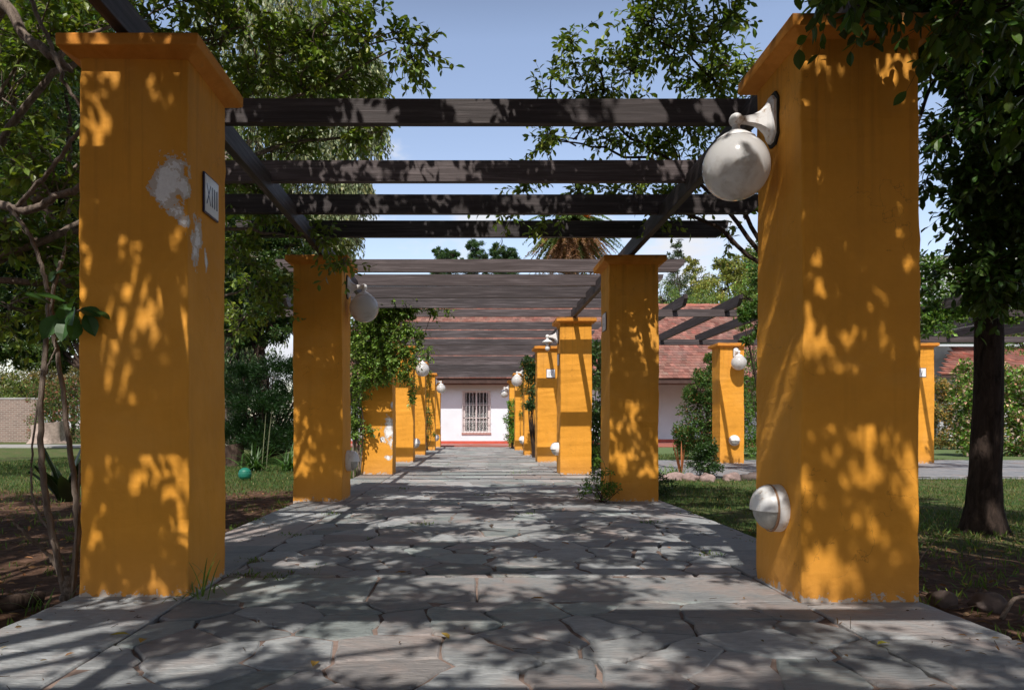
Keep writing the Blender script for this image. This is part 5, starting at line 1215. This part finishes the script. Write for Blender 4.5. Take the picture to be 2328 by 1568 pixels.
for k, (x, y, Z, r_, c_, nm) in enumerate([(20, 870, 60, 2.6, (.20, .19, .06), 'yellowing low tree beyond the garden wall, leftmost'), (75, 850, 64, 3.0, (.17, .19, .07), 'yellow green tree beyond the garden wall'), (120, 850, 62, 2.4, (.22, .17, .07), 'brownish autumn tree beyond the garden wall'), (50, 890, 56, 1.8, (.13, .17, .04), 'low green tree over the end of the garden wall'), (165, 840, 64, 2.6, (.15, .17, .06), 'pale tree behind the white shed'), (600, 880, 60, 4, (.06, .10, .03), 'dark distant tree glimpsed behind the weeping branches'), (-60, 860, 60, 3, (.15, .17, .06), 'distant tree beyond the left frame edge')]):
    p = at(x, y, Z); big_tree('distant_tree', nm, (p[0], Z, -.05), [(p[0], Z, p[2], r_, r_, r_*.8), (p[0]-r_*.5, Z, p[2]-r_*.5, r_*.8, r_*.8, r_*.8), (p[0]+r_*.6, Z, p[2]-r_*.45, r_*.7, r_*.7, r_*.7), (p[0], Z-.5, max(1.2, p[2]-r_*1.1), r_, r_, r_*.7)], 80+k, .26, c_, per=1200, trunk=.2, group='low trees beyond the left garden wall')
shrub('hedge', 'reddish variegated hedge between the brick wall and the pillar on the far left', 'hedge', (-22, 39, -.05), [(-23.2+k*.75, 39, .5+m*.8, .7, .6, .6) for k in range(5) for m in range(4)], 65, .14, (.08, .14, .03), per=500, stems=0, alt=(.3, (.30, .13, .10)))
# right side background
p = at(1640, 640, 60)
big_tree('plane_tree', 'yellowish green tall tree behind the roof, left of the nearest right pillar', (22, 60, -.05), [Bz(1690, 640, 60, 2.6, 2.4), Bz(1640, 660, 60, 2.0, 1.9), Bz(1715, 610, 60, 1.5, 1.4), Bz(1610, 690, 60, 2.0, 1.5), Bz(1660, 615, 60, 1.1, 1.3), Bz(1750, 650, 60, 2.6), Bz(1690, 700, 60, 2.4), Bz(1700, 590, 60, .8, .8, .6), Bz(1640, 605, 60, .7, .8, .5)], 66, .24, (.21, .23, .055), per=2300, trunk=.35)
big_tree('broadleaf_tree', 'rounded light green tree between the beams and the palm', (17, 55, -.05), [Bz(1530, 700, 55, 2.0, 1.7), Bz(1580, 700, 55, 1.8, 1.5), Bz(1500, 680, 55, 1.5, 1.3), Bz(1450, 700, 55, 2.0, 1.5), Bz(1640, 712, 55, 1.8, 1.2)], 67, .15, (.14, .21, .05), per=2600, trunk=.3)
big_tree('conifer', 'dark grey green conifer peeping over the light green tree', (17.5, 62, -.05), [Bz(1545, 640, 62, 1.3, 1.5), Bz(1530, 600, 62, .9, 1.2), Bz(1540, 570, 62, .6, .8, .6), Bz(1560, 670, 62, 1.2, 1.0)], 68, .16, (.06, .09, .04), per=2000, trunk=.25)
big_tree('plane_tree', 'tree with yellow leaves just right of the dark conifer', (20, 66, -.05), [Bz(1585, 640, 66, 1.4, 1.6), Bz(1570, 600, 66, .8, 1.1, .6), Bz(1600, 665, 66, 1.6, 1.2)], 69, .24, (.22, .22, .05), per=1800, trunk=.25)
for k, (x, y, r_, nm) in enumerate([(1000, 574, 17, 'leftmost rounded tuft of the distant araucaria tree'), (1083, 562, 22, 'second rounded dark tree top above the beam'), (1130, 572, 22, 'flat topped araucaria head beside the palm'), (1160, 575, 20, 'araucaria head touching the palm fronds'), (1030, 580, 16, 'low araucaria head above the beam')]):
    s_ = 1649/56; p = at(x, y, 56)
    big_tree('araucaria_tree', nm, (p[0], 56, -.05), [(p[0], 56, p[2], r_/s_, r_/s_, r_/s_*.7), (p[0]+.2, 56, p[2]-.7, r_/s_*1.1, .9, .6), (p[0]-.3, 56, p[2]-1.6, 1.3, 1.1, .6)], 110+k, .18, (.06, .12, .04), per=3200, sub=16, trunk=.16, width=.3, group='araucaria heads above the roof')
# palm
t = plant('palm_tree', 'tall palm with a skirt of dead brown fronds behind the house roof', 'palm', (6.5, 48, -.05)); r = np.random.default_rng(71)
hd = at(1297, 498, 48); w = Acc(); tubes(w, smooth_path([(6.5, 48, -.05), (6.45, 48, 5), (hd[0], 48, 10), tuple(hd+(0, 0, -.2))], 6), np.linspace(.5, .42, 19), 16); child(w, 'trunk', bark_mat('palm_bark', (.06, .04, .03), (.22, .16, .12), 8), t)
def fronds(n, L, e0, e1, col, drp, nm, lf=.42):
    a = Acc()
    for k in range(n):
        an = r.uniform(0, 6.28); e = r.uniform(e0, e1); tt = np.linspace(0, 1, 26); ll = L*r.uniform(.85, 1.1)
        h = np.array([math.cos(an), math.sin(an), 0]); c = hd+np.outer(tt*ll*math.cos(e), h); c[:, 2] += tt*ll*math.sin(e)-drp*ll*tt**2
        tubes(a, c, np.linspace(.05, .012, 26), 4, 0, np.array(col)*1.2)
        T = nrm(np.gradient(c, axis=0)); S = np.cross(T, (0, 0, 1.)); S = nrm(S); m = 4
        for sg in (-1, 1):
            q = np.repeat(np.arange(1, 26), m); P = c[q]+r.normal(0, .03, (len(q), 3))
            D = T[q]*.7+S[q]*sg*.75+np.array([0, 0, -.35 if drp > .5 else .05])+r.normal(0, .12, P.shape)
            leaves(a, P, D, np.array([0, 0, 1.])+r.normal(0, .3, P.shape), lf*np.sin(np.clip(tt[q]*2.6+.5, 0, 3.0))**.5*r.uniform(.8, 1.1, len(q)), .2, LEAF_NARROW, 0, col, .2, r, .08)
    child(a, nm, LEAF, t)
fronds(34, 3.4, -.1, 1.3, (.12, .19, .06), .55, 'green_fronds'); fronds(26, 3.6, -1.0, -.1, (.13, .18, .06), .35, 'lower_fronds'); fronds(120, 3.3, -1.5, -.35, (.34, .20, .12), .25, 'dead_fronds', .42)
a = Acc()
for k in range(9):
    an = r.uniform(0, 6.28); p = hd+(math.cos(an)*.9, -abs(math.sin(an))*1.1, .25+r.uniform(-.1, .3)); P = p+r.normal(0, .16, (220, 3))*(1.3, 1, .6)
    leaves(a, P, r.normal(0, 1, P.shape), r.normal(0, 1, P.shape), np.full(220, .09), .9, LEAF_LO, 0, (.75, .20, .01), .2, r, .05)
child(a, 'fruit_clusters', LEAF, t)
# a dark leafy tree over the left lawn, mostly behind the nearest left pillar
big_tree('broadleaf_tree', 'dark broad crown over the left lawn, partly hidden by the nearest left pillar', (-6.9, 14.2, -.05), [(-8.5, 13, 6.2, 1.8, 1.6, 1.1), (-7, 12.5, 7.2, 1.6, 1.6, 1.0), (-9.8, 14, 5.2, 1.7, 1.6, 1.1), (-8, 15.5, 5.6, 1.6, 1.6, 1.0), (-10.5, 11, 6.0, 1.7, 1.6, 1.0), (-10, 17, 6.5, 1.8, 1.8, 1.2), (-7, 10.2, 6.6, 1.4, 1.3, .8), (-12.5, 14, 6.5, 1.8, 1.8, 1.2), (-9, 9, 6.3, 1.5, 1.5, .8), (-6.6, 16, 7.2, 1.5, 1.5, .9)], 92, .11, (.045, .085, .016), per=3200, sub=22, trunk=.2)
big_tree('broadleaf_tree', 'dark leafy tree closing the gap between the first two left pillars', (-5.4, 18.5, -.05), [Bz(545, 560, 18, .9), Bz(620, 520, 18, .8), Bz(560, 660, 18, .8), Bz(640, 620, 18, .7), Bz(600, 740, 18, .7), Bz(530, 760, 18, .6), Bz(660, 720, 18, .5), Bz(540, 470, 18, .7), Bz(480, 620, 18, 1.0), Bz(650, 560, 18, .6)], 93, .11, (.040, .078, .016), per=2600, sub=20, trunk=.14)
big_tree('broadleaf_tree', 'dense dark tree at the far left behind the bare boughs', (-8.3, 17, -.05), [Bz(40, 180, 15, .9), Bz(120, 260, 15, .9), Bz(20, 330, 15, .9), Bz(140, 420, 15, .8), Bz(60, 480, 15, .8), Bz(10, 590, 15, .8), Bz(130, 560, 15, .8), Bz(70, 650, 15, .7), Bz(150, 690, 15, .6), Bz(-40, 420, 15, 1.0), Bz(70, 80, 15, .9), Bz(220, 500, 15, 1.0), Bz(30, 720, 15, .6), Bz(100, 330, 15, .8)], 94, .11, (.032, .066, .014), per=2400, sub=20, trunk=.16)
# hedges on the right
shrub('hedge', 'large variegated hedge with pinkish and cream leaves behind the dark trunk', 'hedge', (15, 21, -.05), [(14.15+k*.72, 20.6+.2*(k % 2), .35+m*.60+.12*math.sin(k*2.1), .6, .55, .5) for k in range(8) for m in range(4)], 72, .12, (.12, .21, .035), per=1150, stems=0, alt=(.26, (.50, .34, .26)), width=.6)
shrub('hedge', 'orange yellow bush between the far right pillar and the big hedge', 'hedge', (17.6, 27, -.05), [(17.3+k*.6, 27, .4+m*.6, .5, .5, .5) for k in range(4) for m in range(4)], 73, .12, (.30, .20, .06), per=900, stems=0, alt=(.35, (.10, .14, .04)))
shrub('hedge', 'lower green hedge farther right along the far lawn', 'hedge', (21, 24, -.05), [(19.6+k*.8, 24, .5+m*.8, .7, .6, .6) for k in range(5) for m in range(4)], 74, .14, (.10, .17, .03), per=420, stems=0)
big_tree('broadleaf_tree', 'tree behind the right hedge, leaves over the tile roof', (27, 34, -.05), [Bz(2300, 770, 30, 1.1, .8), Bz(2330, 700, 30, 1.0, .8), Bz(2270, 720, 30, .6, .5, .5), Bz(2400, 650, 30, 2)], 75, .14, (.15, .22, .05), per=1400, trunk=.2)
big_tree('broadleaf_tree', 'sunlit tree standing beyond the pergola beams left of the tall building', (11.4, 24, -.05), [Bz(1700, 680, 30, 1.0, .8), Bz(1712, 640, 30, .6, .6, .5), Bz(1800, 660, 30, 1.6), Bz(1900, 700, 30, 1.6), Bz(1690, 730, 30, .5, .4, .5)], 76, .13, (.15, .23, .05), per=1400, trunk=.2)

# ------------------------------------------------------------------ ground cover
def lawn(seed, n, xr, yr, h, keep=None, col=(.085, .16, .03)):
    r = np.random.default_rng(seed); x = r.uniform(*xr, n); u = r.uniform(0, 1, n); y = yr[0]*(yr[1]/yr[0])**u
    z = nz(x, y, 1.1)+.5*nz(x, y, 3.7)
    m = (z > r.uniform(-1.0, .3, n)) & ~((x > PL-.05) & (x < PR+.05)) & ~((y > 11.65) & (y < 17.4) & (x > 2)) & (np.abs(x) < y*.85+1)
    if keep is not None: m &= keep(x, y, z, r)
    return np.stack([x[m], y[m], np.full(m.sum(), -.055)], -1), r
a = Acc()
keepl = lambda x, y, z, r: y > np.where(x < 0, 9.4, 5.2)+z*1.2+r.normal(0, .5, len(x))
for seed, n, xr, yr, h in ((1, 130000, (-11, -1.8), (8, 22), .042), (2, 170000, (2.0, 12), (4.6, 22), .036)):
    P, r = lawn(seed, n, xr, yr, h, keepl); D = r.normal(0, .45, P.shape)+(0, 0, 1.0); hh = h*r.uniform(.4, 1.3, len(P))*(1+.03*P[:, 1])
    leaves(a, P, D, r.normal(0, 1, P.shape)*(1, 1, .1), hh, .16, LEAF_NARROW, 0, (.075, .12, .036), .35, r, .2)
    m = r.uniform(size=len(P)) < .16; leaves(a, P[m]+r.normal(0, .03, P[m].shape)*(1, 1, 0), D[m], r.normal(0, 1, P[m].shape)*(1, 1, .1), hh[m]*.9, .16, LEAF_NARROW, 0, (.24, .19, .09), .3, r, .1)
tag(a.obj('lawn_grass', GRASS), kind='stuff')
a = Acc()   # litter on the bare soil
for xr, yr, n in (((-6, -1.87), (2.4, 9.5), 6500), ((2.04, 6), (2.4, 6), 4200)):
    r = np.random.default_rng(int(n)); P = np.stack([r.uniform(*xr, n), r.uniform(*yr, n), np.full(n, -.045)], -1); P[:, 2] += .018*nz(P[:, 0], P[:, 1], 1.3)+.012*nz(P[:, 0], P[:, 1], 4.1)
    m = r.uniform(size=n) < .35; D = r.normal(0, 1, P.shape)*(1, 1, .15)
    leaves(a, P[m], D[m], np.array([0, 0, 1.])+r.normal(0, .3, (m.sum(), 3)), .05*r.uniform(.4, 1.2, m.sum()), .5, LEAF_HI, 0, (.22, .13, .07), .4, r, .15)
    tw = P[~m][:500]; d = nrm(D[~m][:500])*r.uniform(.03, .12, (500, 1)); tubes(a, np.stack([tw, tw+d*.5+(0, 0, .004), tw+d], 1), np.full((500, 3), .0022), 3, 0, (.13, .09, .065))
    tf = P[r.uniform(size=n) < .12]; tf = np.repeat(tf, 7, 0)+r.normal(0, .025, (len(tf)*7, 3))*(1, 1, 0)
    leaves(a, tf, r.normal(0, .5, tf.shape)+(0, 0, 1.), r.normal(0, 1, tf.shape), .05*r.uniform(.4, 1.4, len(tf)), .13, LEAF_NARROW, 0, (.10, .16, .03), .3, r, .15)
tag(a.obj('leaf_litter', GRASS), kind='stuff')
FL = [(-1.36, 2.72, (.45, .30, .05), 'small yellow leaf on the left edge slab near the camera'), (-1.2, 2.62, (.45, .26, .06), 'yellow curled leaf beside the crack on the left, near the camera'), (-.52, 2.36, (.42, .26, .06), 'long yellow brown leaf on the lit stones, left of centre foreground'), (-.12, 2.75, (.36, .24, .06), 'brownish leaf left of centre on the wide mortar patch'),
      (2.02, 2.32, (.55, .48, .05), 'bright yellow leaf on the right edge slab'), (.33, 3.3, (.22, .12, .05), 'dark curled leaf on the long slabs in the middle'), (1.45, 2.6, (.45, .42, .05), 'yellow green leaf near the right joint'), (-.35, 3.9, (.3, .16, .07), 'brown leaf on shaded stones left of centre'), (1.95, 2.22, (.16, .10, .05), 'brown leaf in the bottom right corner'), (.6, 4.9, (.38, .18, .10), 'reddish leaf in a sunlit patch in the middle distance')]
r = np.random.default_rng(13)
for x, y, c, nm in FL:
    a = Acc(); leaves(a, np.zeros((1, 3)), np.array([[math.cos(x*9), math.sin(x*9), .05]]), np.array([[.1, .1, 1.]]), .07, .5, LEAF_HI, 0, c, .05, r, .05)
    o = a.obj('fallen_leaf', GRASS); o.location = (x, y, .012); tag(o, nm, 'leaf', 'fallen leaves on the path')

# big unseen trees added around the camera to block skylight on shaded faces
r = np.random.default_rng(99)
for k, (x, y) in enumerate([(-9, -9), (-3.5, -12), (2.5, -10.5), (8.5, -9), (12, -3), (-12, -1)]):
    bl = [(x+r.normal(0, 1.4), y+r.normal(0, 1.2), r.uniform(1.6, 7.6), 1.9, 1.7, 1.5) for _ in range(9)]
    big_tree('broadleaf_tree', ['leafy tree far behind the camera on the left', 'leafy tree behind the camera, left of its middle', 'leafy tree behind the camera, right of its middle', 'leafy tree far behind the camera on the right', 'leafy tree beyond the right edge of the photo', 'leafy tree beyond the left edge of the photo'][k],
             (x, y, -.05), bl, 200+k, .24, (.06, .10, .02), per=1500, sub=16, trunk=.25, group='trees around the camera')

a = Acc(); r = np.random.default_rng(321)      # crumbs of leaf, petiole and grit blown onto the paving
n = 520; u = r.uniform(size=n); x = np.where(u < .35, PL+np.abs(r.normal(0, .22, n)), np.where(u < .7, PR-np.abs(r.normal(0, .22, n)), r.uniform(PL, PR, n))); y = 2.1*(14/2.1)**r.uniform(0, 1, n)
m = (x > PL+.02) & (x < PR-.02); P = np.stack([x[m], y[m], np.full(m.sum(), .008)], -1); D = r.normal(0, 1, P.shape)*(1, 1, .12); k = len(P)
leaves(a, P, D, np.array([0, 0, 1.])+r.normal(0, .35, (k, 3)), r.uniform(.008, .034, k), .45, LEAF_HI, 0, (.17, .10, .05), .45, r, .15)
tw = P[:120]+r.normal(0, .1, (120, 3))*(1, 1, 0); tw[:, 0] = np.clip(tw[:, 0], PL+.06, PR-.06); d = nrm(D[:120])*r.uniform(.015, .06, (120, 1)); tubes(a, np.stack([tw, tw+d*.5, tw+d], 1), np.full((120, 3), .0014), 3, 0, (.09, .06, .045))
tag(a.obj('leaf_crumbs', GRASS), kind='stuff')
a = Acc()                                     # moss and tiny weeds rooted in the joints beside the pillars
cx = np.array([[-1.30, 4.3], [-1.31, 5.3], [1.47, 4.5], [-.4, 5.9], [.5, 6.6], [1.47, 6.0], [-1.3, 6.6], [-1.2, 3.86], [-1.0, 3.84], [.1, 8.4], [-.9, 9.3], [1.0, 9.9], [-1.84, 4.6], [2.01, 5.0], [-1.84, 6.2], [2.01, 6.6]])
q = np.repeat(cx, 46, 0)+r.normal(0, 1, (len(cx)*46, 2))*(.05, .05); P = np.c_[q, np.full(len(q), -.004)]
leaves(a, P, r.normal(0, .7, P.shape)+(0, 0, .9), r.normal(0, 1, P.shape), r.uniform(.010, .032, len(P)), .34, LEAF_LO, 0, (.11, .17, .03), .3, r, .15)
tag(a.obj('joint_weeds', GRASS), kind='stuff')
